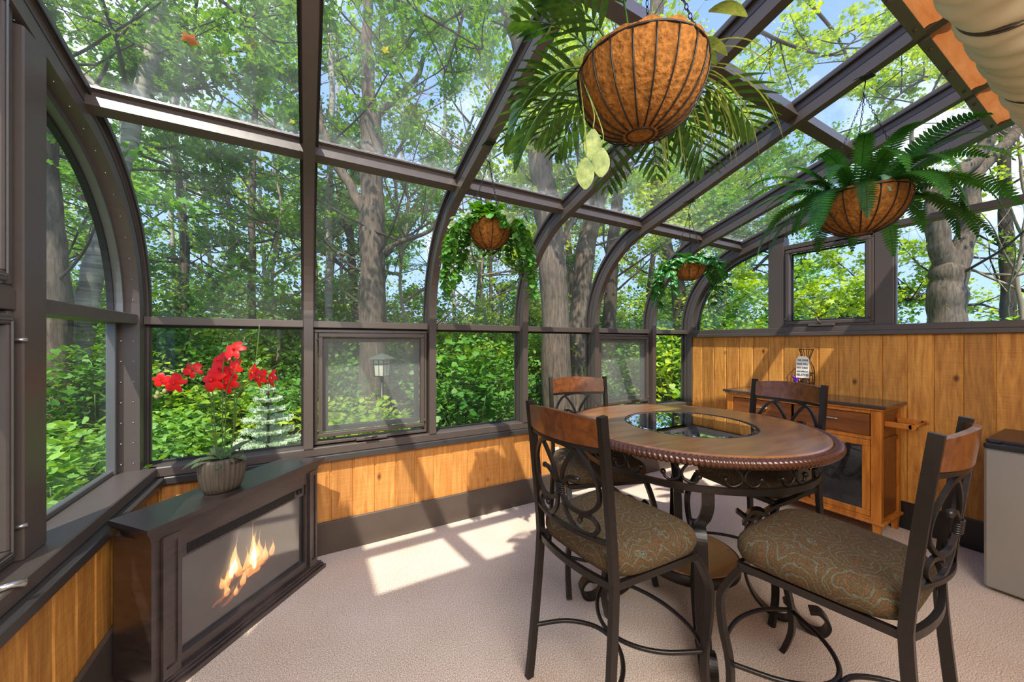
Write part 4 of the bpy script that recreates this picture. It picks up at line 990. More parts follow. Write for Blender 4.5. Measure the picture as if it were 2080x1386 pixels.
# ------------------------------------------------------------------ hanging baskets
def basket(name, label, c, R, depth, hook, nwire=20, chain_r=.0022, power=.55):
    """coco liner in a wire bowl, hung by three chains from a hook on a rafter"""
    c = Vector(c); r = thing(name, label, 'hanging plant', tuple(c-Vector((0,0,depth))))
    prof = []
    for k in range(15):
        t = k/14; rr = R*(.14+.86*math.sin(t*PI/2)**power*1.0) if k else R*.02
        prof.append((R*math.sin(PI/2*min(1, t*1.02))**.80 if k else .001, -depth*(1-t**1.7)**1.0))
    prof = [(R*math.sin(a)**.92+.0005, -depth*math.cos(a)) for a in [PI/2*k/14 for k in range(15)]]
    b = MB(); n = 72; vs_ = []
    pr2 = prof+[(R*1.01, .010), (R*.93, .012), (R*.90, -.02)]
    for i, (rr, z) in enumerate(pr2):
        for k in range(n):
            a = 2*PI*k/n; q = rr*(1+.010*math.sin(a*nwire*1.0)**2)+.0025*math.sin(a*13+i*1.7)*(rr > R*.2); vs_.append((c.x+q*math.cos(a), c.y+q*math.sin(a), c.z+z+(.004*math.sin(a*17+i) if i > 14 else 0)))
    m = len(pr2); b.add(vs_, [(i*n+k, i*n+(k+1)%n, (i+1)*n+(k+1)%n, (i+1)*n+k) for i in range(m-1) for k in range(n)], True); b.build('coco_liner', M_cork, r)
    b = MB()
    for k in range(nwire):
        a = 2*PI*k/nwire; b.tube([(c.x+(q+.004)*math.cos(a), c.y+(q+.004)*math.sin(a), c.z+z-.003) for (q, z) in [p for p in prof if p[0] > R*.2]], R*.013, 6)
    for (q, z) in ((R*1.012, .0), (R*.215, -depth*.985)):
        b.tube([(c.x+q*math.cos(2*PI*k/48), c.y+q*math.sin(2*PI*k/48), c.z+z) for k in range(48)], R*.018, 6, closed=True)
    b.build('wire_frame', M_wire, r)
    b = MB(); b.lathe([(.001,-.012),(R*.88,-.014),(R*.90,-.03)], tuple(c), 32, True, caps=False); b.build('soil', M_soil, r)
    hook = Vector(hook); top = hook-Vector((0,0,.085))
    for k in range(3):
        a = 2*PI*k/3+.5; e = c+Vector((R*math.cos(a), R*math.sin(a), 0)); b = MB()
        L = (top-e).length; nl = max(6, int(L/.016))
        for i in range(nl):
            p = e+(top-e)*((i+.5)/nl); d = (top-e).normalized(); s1 = d.cross(Vector((0,1,0) if i % 2 else (1,0,0))).normalized()
            b.tube([p+d*(.0105*math.cos(t*PI/3))+s1*(.0042*math.sin(t*PI/3)) for t in range(6)], .0013, 4, closed=True)
        b.build('chain', M_wire, r)
    b = MB(); b.tube(spline([hook+Vector((.0,0,.004)), hook+Vector((.013,0,-.010)), hook+Vector((.008,0,-.03)), hook+Vector((-.004,0,-.055)), hook+Vector((-.012,0,-.078)), hook+Vector((.0,0,-.092)), hook+Vector((.010,0,-.08))], 6), .0026, 6)
    b.bbox(hook.x-.025, hook.x+.025, hook.y-.035, hook.y+.035, hook.z-.004, hook.z+.004, .002); b.build('hook', M_iron, r)
    return r, c

# 1. large basket with palm and spider plant
r, c = basket('palm_basket', 'largest hanging basket, top centre, coco liner with palm fronds and variegated leaves', (.80,.705,2.090), .166, .172, (.80,.700,roof_z(.70,.12)), 20)
rs = random.Random(3)
def palm_frond(b, base, d, L, nleaf=18, wid=.019, ll=.15, droop=1.6):
    d = Vector(d).normalized(); p = Vector(base); dd = d.copy(); pts = [p.copy()]; dirs = [dd.copy()]; n = 10
    for k in range(n):
        dd = (dd+Vector((0,0,-1))*droop/n).normalized(); p = p+dd*L/n; pts.append(p.copy()); dirs.append(dd.copy())
    b.tube(pts, [.0035*(1-.7*k/n) for k in range(n+1)], 5)
    for k in range(3, n+1):
        t = k/n; sd = dirs[k].cross(Vector((0,0,1))).normalized()
        for s in (-1, 1):
            l = ll*(math.sin(PI*min(.18+t*.78, 1))**.6); l = max(l, .04)
            ld = (sd*s*(1.05-.35*t)+dirs[k]*(.62+t*.5)+Vector((0,0,.10))).normalized()
            leafblade(b, pts[k], ld, l, wid, .32, n=6, fold=.35, power=.75)
for k in range(9):
    a = .3+3.6*k/9+rs.uniform(-.15,.15); b = MB(); el = rs.choice([.3,.6,1.0,1.6]); 
    palm_frond(b, c+Vector((.10*math.cos(a), .10*math.sin(a), .0)), (math.cos(a), math.sin(a), el), rs.uniform(.24,.32), ll=rs.uniform(.10,.14), droop=rs.uniform(1.0,1.8)); b.build('palm_frond', M_palm, r)
# two fronds that hang low on the left, as in the photo
for (dv, L, dr) in (((-.85,.35,.25),.30,2.0), ((-.75,.45,-.15),.30,1.6), ((.95,-.3,.2),.26,1.2), ((.5,.8,.4),.34,1.6), ((.95,.1,.0),.27,1.4), ((-.5,.85,.6),.34,1.5)):
    b = MB(); v = Vector(dv).normalized(); palm_frond(b, c+Vector((v.x*.14, v.y*.14, 0)), dv, L, ll=.15, droop=dr); b.build('palm_frond', M_palm, r)
for k in range(16):
    a = rs.uniform(0, 2*PI); b = MB(); el = rs.uniform(.2,1.8); wd = rs.uniform(.032,.044)
    base = c+Vector((.07*math.cos(a), .07*math.sin(a), 0)); tip = leafblade(b, base, (math.cos(a), math.sin(a), el+1.0), rs.uniform(.10,.16), .004, .4, n=4)
    leafblade(b, tip, (math.cos(a), math.sin(a), .2), .10, wd, 1.2, n=8, fold=.15, power=.7); b.build('variegated_leaf', M_pale, r)
for (px, py, q) in ((1205,262,.065),(1222,300,.06),(1190,320,.065)):
    b = MB(); p = PX(px, py, .93); leafblade(b, p, (.05,.09,-1), q*1.2, .046, .1, n=8, fold=.12, power=.6)
    b.tube(spline([p, p+Vector((.0,0,.05)), c-RX3*.168+Vector((0,0,.01))], 5), .0015, 5); b.build('variegated_leaf', M_pale, r)
for k in range(30):
    a = rs.uniform(-1.0, .5); b = MB()
    leafblade(b, c+Vector((.12*math.cos(a), .12*math.sin(a), .0)), (math.cos(a), math.sin(a), rs.uniform(.2,1.2)), rs.uniform(.22,.38), .0055, rs.uniform(2.2,4.0), n=12, fold=.2); b.build('grass_blade', M_pale, r)

# 2. boston fern
r, c = basket('fern_basket', 'hanging basket at right with a large dark green sword fern', (2.352,.728,2.058), .180, .178, (2.375,.716,roof_z(.716,.12)), 18)
rs = random.Random(11)
def fern_frond(b, base, d, L, wid, droop, twist=0):
    d = Vector(d).normalized(); p = Vector(base); dd = d.copy(); n = 30; pts = [p.copy()]; dirs = [dd.copy()]
    for k in range(n):
        dd = (dd+Vector((0,0,-1))*droop/n*(.4+1.2*k/n)).normalized(); p = p+dd*L/n; pts.append(p.copy()); dirs.append(dd.copy())
    b.tube(pts, [.0026*(1-.7*k/n) for k in range(n+1)], 4)
    sdh = d.cross(Vector((0,0,1))); sdh = sdh.normalized() if sdh.length > .05 else Vector((1,0,0))
    for k in range(3, n+1):
        t = k/n; w = wid*(math.sin(PI*min(1, .16+.84*t))**.55 if t > .15 else .6)*(1.0 if t < .9 else .75)
        nr = sdh.cross(dirs[k]).normalized(); sd = (sdh*math.cos(twist)+nr*math.sin(twist))
        for s in (-1, 1):
            ld = (sd*s+dirs[k]*.28-nr*.12).normalized(); h = L/n*.74; q = pts[k]; e = q+ld*w
            u = dirs[k]*h*.62
            b.add([q-u, q+u, q+ld*w*.55+u*1.05, e+u*.1, q+ld*w*.55-u*.9, ], [(0,4,2,1),(4,3,2)], False)
FR = []
for k in range(42):
    a = 2*PI*k/42+rs.uniform(-.1,.1); ring = k % 3
    FR.append((a, [.25,.8,1.5][ring]+rs.uniform(-.1,.2), rs.uniform(.36,.50), [2.9,2.6,2.2][ring]*rs.uniform(.85,1.15)))
for (a, el, L, dr) in FR:
    b = MB(); fern_frond(b, c+Vector((.10*math.cos(a), .10*math.sin(a), .0)), (math.cos(a), math.sin(a), el), L, rs.uniform(.042,.054), dr, rs.uniform(-.5,.5)); b.build('frond', M_fern, r)
for (dx, dy, dz, L, dr) in ((-1,0,.1,.34,2.8),(-.7,0,-.1,.30,2.4),(.3,0,.2,.36,3.6),(.9,0,.1,.42,2.4),(.1,0,.1,.33,3.8),(1.0,0,.5,.50,1.8),(.9,0,-.1,.48,1.6)):
    v = RX3*dx-FX3*.35*rs.uniform(.2,1); b = MB(); fern_frond(b, c+Vector((v.x,v.y,0)).normalized()*.15, (v.x, v.y, dz), L, .052, dr, rs.uniform(-.4,.4)); b.build('frond', M_fern, r)
for (a, el) in ((2.6,2.4),(4.0,1.5)):
    b = MB(); fern_frond(b, c+Vector((.05*math.cos(a)-.02, .05*math.sin(a), .02)), (math.cos(a)*.8, math.sin(a)*.8-.3, el), .20, .035, 5.0); tag(b.build('frond', leafmat('pale_frond', srgb(110,160,130), srgb(170,206,180), .2, 5) if 'pale_frond' not in bpy.data.materials else bpy.data.materials['pale_frond'], r), 'pale bluish young frond')

# 3. ivy basket with long trailing strands
def trail(bl, bs, start, L, swing, leaf, rsd, both=None, wob=.03, n=None):
    p = Vector(start); d = Vector((swing[0], swing[1], .25)).normalized(); n = n or int(L/.022); st = L/n; pts = [p.copy()]; wx = rsd.uniform(-1,1); wy = rsd.uniform(-1,1)
    for k in range(n):
        d = (d+Vector((wx*.05*math.sin(k*.5), wy*.05*math.cos(k*.4), -.30))).normalized(); p = p+d*st; pts.append(p.copy())
        for j in range(2):
            a = rsd.uniform(0, 2*PI); q = rsd.uniform(.7,1.2)*leaf
            ld = Vector((math.cos(a), math.sin(a), rsd.uniform(-.9,.3))).normalized(); tgt = bl[0 if rsd.random() < .8 or len(bl) == 1 else 1]
            leafblade(tgt, p, ld, q*1.25, q, .8, n=4, fold=.12, power=.5)
    bs.tube(pts, .0012, 4)
    return pts
rs = random.Random(5)
r, c = basket('ivy_basket', 'small hanging basket near the centre with long trailing small-leaved ivy', (.802,1.655,1.948), .108, .128, (.80,1.661,roof_z(1.661,.12)), 10)
for k in range(64):
    a = 2*PI*k/64+rs.uniform(-.1,.1); b = MB(); b2 = MB(); side = abs(math.cos(a+TH))       # longer on both sides
    front = -(math.cos(a)*FWD[0]+math.sin(a)*FWD[1]); L = .02+.38*side**2.2*rs.uniform(.55,1.05)-.06*(front > .6)+.10*(front < -.5)*rs.random(); L = max(L, -.03)
    q = rs.uniform(.06,.105); trail([b], b2, c+Vector((q*math.cos(a), q*math.sin(a), .015)), L+.08, (math.cos(a), math.sin(a)), .026, rs)
    o = b.v and MB(); b.v, b2v = b.v, b2.v; k0 = len(b.v); b.v.extend(b2v); b.f.extend([tuple(i+k0 for i in f) for f in b2.f]); b.sm.extend(b2.sm); b.mi.extend([1]*len(b2.f)); b.build('ivy_strand', [M_ivy, M_stem], r)
for k in range(30):
    a = rs.uniform(0, 2*PI); b = MB(); q = rs.uniform(0,.09)
    b2 = MB(); base = c+Vector((q*math.cos(a), q*math.sin(a), .0)); 
    for j in range(14):
        p = base+Vector((rs.uniform(-.03,.03), rs.uniform(-.03,.03), rs.uniform(.012,.085))); aa = rs.uniform(0,2*PI)
        leafblade(b, p, (math.cos(aa), math.sin(aa), rs.uniform(-.2,.9)), .030, .024, .6, n=4, fold=.12, power=.5)
    b.build('ivy_sprig', M_ivy, r)
for (dx, L) in ((-.075,.16),(-.06,.11),(.045,.15),(.062,.12),(.075,.10)):
    b = MB(); b2 = MB(); v = RX3*dx-FX3*.095; trail([b], b2, c+v, L, (v.x*3, v.y*3), .022, rs); b.build('pearl_strand', M_perle, r)

# 4. striped-leaf basket
rs = random.Random(9)
r, c = basket('striped_leaf_basket', 'small hanging basket right of centre with round striped leaves', (2.375,1.655,1.915), .112, .118, (2.375,1.654,roof_z(1.654,.12)), 10)
def roundleaf(b, p, d, L, W):
    leafblade(b, p, d, L, W, .7, n=8, fold=.1, power=.55, mi=0)
    leafblade(b, Vector(p)+Vector((0,0,.0012)), d, L*.92, W*.18, .7, n=8, fold=.1, power=.5, mi=1)
for k in range(22):
    a = 2*PI*k/22+rs.uniform(-.15,.15); b = MB(); q = .09; p = c+Vector((q*math.cos(a), q*math.sin(a), .02))
    side = math.cos(a+TH); L = rs.uniform(.06,.14)+(.24 if abs(side) > .75 and rs.random() < .6 else 0)
    pts = [p.copy()]; d = Vector((math.cos(a), math.sin(a), .7)).normalized(); n = max(4, int(L/.028)); 
    for j in range(n):
        d = (d+Vector((rs.uniform(-.15,.15), rs.uniform(-.15,.15), -.42))).normalized(); p = p+d*(L/n); pts.append(p.copy())
        for s in range(2):
            aa = rs.uniform(0, 2*PI); roundleaf(b, p, (math.cos(aa), math.sin(aa), rs.uniform(-.8,.2)), rs.uniform(.052,.070), rs.uniform(.040,.052))
    b.tube(pts, .0018, 5, mi=2); b.build('leafy_stem', [M_pep, M_vein, M_stem], r)
for k in range(16):
    a = rs.uniform(0,2*PI); b = MB(); p = c+Vector((.05*math.cos(a), .05*math.sin(a), rs.uniform(.0,.05)))
    b.tube([c+Vector((0,0,-.01)), p], .0018, 5, mi=2); roundleaf(b, p, (math.cos(a), math.sin(a), rs.uniform(.1,1.3)), .075, .050); b.build('leafy_stem', [M_pep, M_vein, M_stem], r)

# fallen leaves lying on the outside of the roof glass
M_fall = {'o': plain('orange_dead_leaf', srgb(214,120,40), .8), 'y': plain('yellow_dead_leaf', srgb(236,226,40), .7)}
def roof_hit(px, py):
    d = PX(px, py, 1.0)-Vector((0,0,H)); yp = YG-ARC_R+ARC_R*math.cos(AEND); zp = roof_z(yp)
    t = (zp+SL*yp-H)/(d.z+SL*d.y); return Vector((d.x*t, d.y*t, H+d.z*t))
for (px, py, q, kk, lab) in ((240,197,.045,'o','large orange fallen leaf on the roof glass above the corner'),(204,190,.026,'o','small orange fallen leaf at the corner end of the roof glass'),
                         (285,213,.026,'y','yellow fallen leaf on the glass just right of the orange ones'),(380,232,.030,'y','bright yellow fallen leaf midway along the first bay purlin'),
                         (594,250,.026,'y','yellow fallen leaf beside the second rib'),(386,84,.05,'o','orange-brown fallen leaf high on the first roof pane'),(782,104,.030,'y','ochre fallen leaf high on the second roof pane')):
    p = roof_hit(px, py)+Vector((0,0,.004)); b = MB(); s0 = random.uniform(0,6); n = 10; vs_ = [p+Vector((0,0,.004))]
    for k in range(n):
        a = 2*PI*k/n; rr = q*(.62 if k % 2 else 1.0)*random.uniform(.8,1.1)*.6; x = rr*math.cos(a+s0); y = rr*math.sin(a+s0); vs_.append(p+Vector((x, y, -SL*y+random.uniform(0,.006))))
    b.add(vs_, [(0, k+1, (k+1)%n+1) for k in range(n)])
    tag(b.build('fallen_leaf', M_fall[kk]), lab, 'leaf', 'fallen leaves on the roof glass')

# ------------------------------------------------------------------ outdoors
GZ = -.75
def ground_z(x, y): return GZ-.02*max(0, x-4)-.004*max(0, y-6)+.05*math.sin(x*.7)*math.cos(y*.5)
b = MB(); n = 60; vs_ = []
for i in range(n+1):
    for j in range(n+1):
        x = -45+110*i/n; y = -20+90*j/n; vs_.append((x, y, ground_z(x, y)))
b.add(vs_, [(i*(n+1)+j, (i+1)*(n+1)+j, (i+1)*(n+1)+j+1, i*(n+1)+j+1) for i in range(n) for j in range(n)], True)
g = b.build('ground', M_ground); g['kind'] = 'structure'
# strip foundation under the sunroom
b = MB(); b.box(XLG-.04, XRG+.06, YB-.1, YG+.04, GZ-.3, -.082); struct('wall_front.001', b, M_blackbase)

MAPLE = np.array([(0,-.5),(.10,-.28),(.42,-.34),(.30,-.08),(.50,.16),(.22,.16),(0,.55),(-.22,.16),(-.50,.16),(-.30,-.08),(-.42,-.34),(-.10,-.28)])
OVAL = np.array([(0,-.5),(.30,-.12),(.26,.20),(0,.52),(-.26,.20),(-.30,-.12)])
HEART = np.array([(0,-.34),(.22,-.46),(.44,-.26),(.42,.02),(.22,.32),(0,.56),(-.22,.32),(-.42,.02),(-.44,-.26),(-.22,-.46)])
class Leaves:
    def __init__(s): s.c = []; s.n = []; s.q = []
    def cloud(s, c, rad, n, size, up=.6, var=.3):
        P = rng.normal(size=(n, 3)); P /= (np.linalg.norm(P, axis=1)[:, None]+1e-6); P *= rng.random((n, 1))**.45
        P = P*np.array(rad)+np.array(c); N = rng.normal(size=(n, 3)); N[:, 2] = np.abs(N[:, 2])+up; N /= np.linalg.norm(N, axis=1)[:, None]
        s.c.append(P); s.n.append(N); s.q.append(size*(1+var*rng.normal(size=n)).clip(.5, 1.7))
    def build(s, name, mat, parent, shape=OVAL, room=True, fold=.15):
        C = np.concatenate(s.c); N = np.concatenate(s.n); Q = np.concatenate(s.q)
        off = Vector((0,0,0)); p = parent
        while p is not None: off = off+p.location; p = p.parent
        if room:
            W = C
            inside = (W[:,0] > XLG-.35) & (W[:,0] < XRG+.3) & (W[:,1] < 3.05) & (W[:,2] < 3.6)
            C, N, Q = C[~inside], N[~inside], Q[~inside]
        m = len(C); A = rng.normal(size=(m, 3)); U_ = np.cross(N, A); U_ /= np.linalg.norm(U_, axis=1)[:, None]+1e-9; V_ = np.cross(N, U_)
        k = len(shape); fz = fold*np.abs(shape[:, 0])
        V = (C[:,None,:]+Q[:,None,None]*(U_[:,None,:]*shape[None,:,0,None]+V_[:,None,:]*shape[None,:,1,None]+N[:,None,:]*fz[None,:,None]))
        V = V.reshape(-1, 3)-np.array(off)
        me = bpy.data.meshes.new(name); me.vertices.add(m*k); me.vertices.foreach_set('co', V.astype(np.float32).ravel())
        me.loops.add(m*k); me.loops.foreach_set('vertex_index', np.arange(m*k, dtype=np.int32))
        me.polygons.add(m); me.polygons.foreach_set('loop_start', np.arange(0, m*k, k, dtype=np.int32)); 
        try: me.polygons.foreach_set('loop_total', np.full(m, k, dtype=np.int32))
        except Exception: pass
        me.update(calc_edges=True); me.validate(); me.materials.append(mat)
        o = bpy.data.objects.new(name, me); COL.objects.link(o); o.parent = parent; return o
def grow(b, p, d, L, r0, lvl, tips, rs, up=.12, curl=.35, kids=4):
    n = max(4, int(L/.22)); st = L/n; pts = [Vector(p)]; d = Vector(d).normalized(); rad = [r0]
    for k in range(n):
        d = (d+Vector((rs.uniform(-1,1), rs.uniform(-1,1), rs.uniform(-1,1)))*curl*.35+Vector((0,0,up*.3))).normalized()
        q = pts[-1]+d*st
        if XLG-.3 < q.x < XRG+.3 and q.y < 3.0 and q.z < 3.5: break
        pts.append(q); rad.append(r0*(1-.75*(k+1)/n))
    if len(pts) < 2: return
    b.tube(pts, rad, 6 if r0 > .03 else 4, cap=False)
    if lvl == 0: tips.extend(pts[1:]); return
    for j in range(kids):
        i = rs.randint(max(1, len(pts)//3), len(pts)-1); dd = (pts[i]-pts[i-1]).normalized()
        v = Vector((rs.uniform(-1,1), rs.uniform(-1,1), rs.uniform(-.5,.7))).normalized()
        grow(b, pts[i], (dd*.6+v), L*rs.uniform(.40,.62), rad[i]*.6, lvl-1, tips, rs, up, curl, kids)
    tips.append(pts[-1])
def tree(name, label, paths, branches, mat=M_bark, leaf=M_leafA, shape=MAPLE, lsize=.075, per=14, crad=.19, seed=1, extra=(), cat='tree', group=None, nside=12):
    """paths: trunk and limbs [(points), (radii)]; branches: number of auto branches from the first path"""
    rs = random.Random(seed); P0 = paths[0][0][0]; root = thing(name, label, cat, tuple(P0), 0, group)
    b = MB(); tips = []
    for (pts, rad) in paths:
        Q = spline(pts, 5); m = len(Q); rr = [rad[0]+(rad[1]-rad[0])*k/(m-1) for k in range(m)]
        Q = [q+Vector((math.sin(k*1.3)*.012, math.cos(k*1.7)*.012, 0)) for k, q in enumerate(Q)]
        b.tube(Q, [x*(1+.05*math.sin(k*1.1)) for k, x in enumerate(rr)], nside, cap=True)
    b.build('trunk', mat, root)
    b = MB()
    for j in range(branches):
        pts, rad = paths[j % len(paths)]; Q = spline(pts, 5); i = rs.randint(int(len(Q)*.35), len(Q)-1); q = Q[i]
        a = rs.uniform(0, 2*PI); grow(b, q, (math.cos(a), math.sin(a), rs.uniform(.05,.8)), rs.uniform(1.3,2.8), .026, 2, tips, rs, kids=3)
    if b.v: b.build('branches', M_barkd if mat != M_twig else mat, root)
    lv = Leaves()
    for t in (tips if per else []): lv.cloud(t, (crad, crad, crad*.5), int(per*.95), lsize)
    for (c_, rad, n) in extra: lv.cloud(c_, rad, n, lsize)
    if lv.c: lv.build('foliage', leaf, root, shape)
    return root
def W(d, *pp): return [PX(x, y, d) for (x, y) in pp]
def down(P):
    p = P[0]; q = Vector((p.x, p.y, ground_z(p.x, p.y)-.1)); return [q]+P
tree('maple_tree', 'big forked tree with thick trunk straight ahead, behind the lantern post',
     [(down(W(6.6,(762,860),(758,700),(757,560),(756,430),(755,300),(752,235))), (.27,.18)), (W(6.6,(752,245),(748,150),(745,60),(752,-60),(748,-200)), (.13,.05)),
      (W(6.6,(745,440),(715,385),(672,310),(648,225),(640,120),(655,0)), (.10,.03)), (W(6.6,(756,240),(800,205),(845,160),(868,100),(905,30)), (.07,.02)), (W(6.6,(768,520),(815,490),(868,472),(900,430)), (.06,.02))],
     16, M_bark, M_leafA, seed=21, per=11)
tree('leaning_tree', 'pale trunk leaning right behind the curved left corner panes',
     [(down(W(5.2,(158,870),(163,700),(180,590),(203,510),(236,395),(262,283),(284,200),(305,120),(322,20),(330,-120))), (.15,.07)), (W(5.2,(262,283),(230,215),(170,150),(120,120)), (.05,.02))],
     10, M_birch, M_leafA, seed=5, per=14, lsize=.12)
tree('maple_tree', 'thick bark trunk filling the left side window', [(down(W(4.8,(112,870),(110,650),(100,500),(92,400),(86,280),(80,100))), (.20,.12))], 6, M_bark, M_leafB, seed=8, per=14)
tree('maple_tree', 'thick leaning trunk behind the ivy basket, in the fourth bay', [(down(W(6.2,(1133,870),(1128,650),(1120,500),(1108,400),(1094,300),(1078,180),(1055,80),(1022,-20),(990,-150))), (.27,.13)), (W(6.2,(1128,520),(1160,450),(1172,380)), (.06,.03))],
     12, M_bark, M_leafC, seed=13, per=12)
tree('maple_tree', 'pale thick trunk just right of the one in the fourth bay', [(down(W(7.2,(1168,800),(1180,600),(1195,480),(1222,380),(1262,300),(1300,180),(1330,40),(1345,-120))), (.22,.12)), (W(7.2,(1195,480),(1200,380),(1190,280),(1180,150)), (.12,.05))],
     12, M_bark, M_leafC, seed=17, per=12)
tree('maple_tree', 'trunk seen through the curved pane of the fifth bay', [(down(W(7.6,(1232,800),(1240,600),(1246,480),(1262,360),(1280,240),(1290,80))), (.17,.08))], 8, M_barkd, M_leafA, seed=19, per=13)
tree('maple_tree', 'dark straight trunk seen in the narrow last bay before the right wall', [(down(W(8.6,(1385,830),(1382,660),(1374,560),(1352,500),(1330,400),(1340,250),(1350,100))), (.20,.08)), (W(8.6,(1376,600),(1392,480),(1400,360),(1440,260)), (.10,.03))],
     9, M_barkd, M_leafC, seed=23, per=13)
tree('forked_tree', 'bare forked grey trunk with a burl in the right end window', [(down(W(6.4,(1925,720),(1922,640),(1924,580),(1930,545))), (.25,.24)), (W(6.4,(1928,560),(1905,480),(1898,420),(1925,370),(1975,330),(2005,280),(2015,190),(2030,60)), (.17,.07)),
      (W(6.4,(1934,560),(1962,480),(1972,410),(1985,350),(2045,290),(2100,220)), (.16,.07)), (W(6.4,(1898,430),(1860,330),(1850,240)), (.06,.02))], 7, M_bark, M_leafC, seed=29, per=10, extra=[(tuple(PX(1925,628,6.15)), (.01,.01,.01), 1)])
tree('maple_tree', 'slim dark trunk at the far right of the end window', [(down(W(8.0,(2052,720),(2046,560),(2042,430),(2040,300),(2035,100))), (.13,.08)), (W(8.0,(2046,560),(2075,590),(2120,600)), (.05,.02)), (W(8.0,(2043,500),(2080,520),(2130,560)), (.05,.02))], 7, M_barkd, M_leafC, seed=31, per=8)
for (x, d, lab, sd) in ((560,7.6,'bare twiggy understorey tree in the first bay beside the second rib',61),(820,8.0,'bare twiggy tree right of the big forked trunk',62),(985,8.5,'bare twiggy tree behind the ivy basket',63),(2075,7.0,'bare twiggy tree at the far right edge of the end window',64)):
    P = down(W(d,(x,860),(x+6,700),(x-8,560),(x+10,430),(x-6,300),(x+8,180)))
    rs_ = random.Random(sd); root = tree('bare_tree', lab, [(P, (.05,.015))], 26, M_twig, per=0, seed=sd, nside=7)
BI = [(355,9.5,.07,'left of the red orchid, behind the first bay'), (378,11,.06,'slim, just right of the leftmost birch'), (512,8.5,.10,'right behind the orchid flowers'), (545,12,.08,'left of the second rib'),
      (668,8.2,.10,'left of the big forked trunk, behind the screened window'), (655,10,.07,'darker, close beside the second rib'), (700,13,.08,'between the second rib and the big trunk'), (930,12,.08,'behind the ivy basket'), (1000,11,.07,'right of the ivy basket'), (440,13,.09,'behind the orchid stems')]
for i, (x, d, rr, lab) in enumerate(BI):
    sway = random.uniform(-25, 25); P = down(W(d,(x,860),(x+sway*.2,700),(x+sway*.6,540),(x+sway*1.2,380),(x+sway*1.6+6,200),(x+sway*2,20)))
    tree('birch_tree', 'pale slender birch trunk '+lab, [(P, (rr, rr*.5))], 5, M_birch if i % 3 != 2 else M_bark, M_leafB, OVAL, .12, 12, .30, seed=40+i, group='slender birches', nside=8)
# overhanging boughs, bright against the sky
def bough(label, pts, n, leaf, seed, lsize=.13, d=5.0, crad=.5, shape=MAPLE):
    rs = random.Random(seed); P = [PX(x, y, dd) for (x, y, dd) in pts]; root = thing('maple_bough', label, 'tree branch', tuple(P[0]), 0, 'overhanging maple boughs')
    b = MB(); Q = spline(P, 6); m = len(Q); b.tube(Q, [.035*(1-.8*k/m) for k in range(m)], 7); tips = []
    for j in range(9):
        i = rs.randint(m//5, m-1); v = Vector((rs.uniform(-1,1), rs.uniform(-1,1), rs.uniform(-.6,.8))); grow(b, Q[i], v, rs.uniform(.6,1.3), .014, 1, tips, rs, kids=3)
    b.build('branch', M_barkd, root); lv = Leaves()
    for t in tips: lv.cloud(t, (crad*.34, crad*.34, crad*.20), n, lsize)
    lv.build('foliage', leaf, root, shape)
BG = [('leafy maple bough over the left corner of the roof', [(60,-150,5.5),(150,-40,5.2),(230,60,5),(320,110,4.8)], M_leafA), ('bright maple bough above the first roof pane', [(330,-160,5),(430,-20,5),(500,40,4.8),(560,90,4.8)], M_leafA),
      ('maple bough high in the second bay', [(640,-120,5.5),(760,-30,5.2),(880,40,5),(980,100,5)], M_leafA), ('dark maple bough at the top of the third bay', [(1020,-140,5.5),(960,-30,5.2),(930,70,5),(900,160,5.2)], M_leafB),
      ('lime maple bough in the fourth bay beside the palm basket', [(1180,-40,6),(1150,60,6),(1140,160,6),(1180,250,6.4)], M_leafC), ('sunlit yellow-green bough right of the palm basket', [(1500,40,6),(1600,90,6),(1690,110,6),(1760,60,6)], M_leafC),
      ('sunlit bough behind the fern hook', [(1600,-40,7),(1690,60,6.8),(1740,150,6.8),(1800,200,6.8)], M_leafC), ('light bough above the fern basket at right', [(1990,120,7),(1900,150,7),(1830,190,7),(1760,260,7)], M_leafC),
      ('bough below the palm basket', [(1500,260,8),(1440,320,8),(1380,350,8),(1330,400,8)], M_leafC), ('bough behind the striped-leaf basket', [(1620,380,8),(1540,400,8),(1470,420,8),(1400,480,8)], M_leafA),
      ('green bough in the left corner pane', [(230,300,6),(200,400,6),(160,470,6),(130,540,6)], M_leafA), ('dark bough crossing the first bay behind the glass', [(330,520,7),(400,540,7),(470,600,7),(540,570,7)], M_leafB),
      ('dark bough left of the second rib', [(330,330,7.5),(400,380,7.3),(480,400,7),(560,470,7)], M_leafB), ('mid green bough in the second bay', [(840,260,8),(800,330,8),(830,420,8),(800,560,8)], M_leafA),
      ('bright leafy bough outside the right end arch', [(1560,520,8),(1520,560,8),(1480,600,8),(1450,640,8)], M_leafC), ('bright leafy bough behind the awning window in the end wall', [(1800,540,7.5),(1740,580,7.5),(1680,600,7.5),(1620,610,7.5)], M_leafC),
      ('second bright bough behind the awning window, lower', [(1800,640,7),(1740,640,7),(1680,650,7),(1620,655,7)], M_leafC), ('light bough left of the forked trunk in the end window', [(1900,600,7.5),(1870,600,7.5),(1840,610,7.5),(1820,560,7.5)], M_leafC),
      ('light bough right of the forked trunk in the end window', [(1960,620,8.5),(2000,620,8.5),(2040,640,8.5),(2080,650,8.5)], M_leafC)]
for i, (lab, pts, lf) in enumerate(BG): bough(lab, pts, 15, lf, 100+i, lsize=.062 if pts[0][2] < 6.5 else .078)

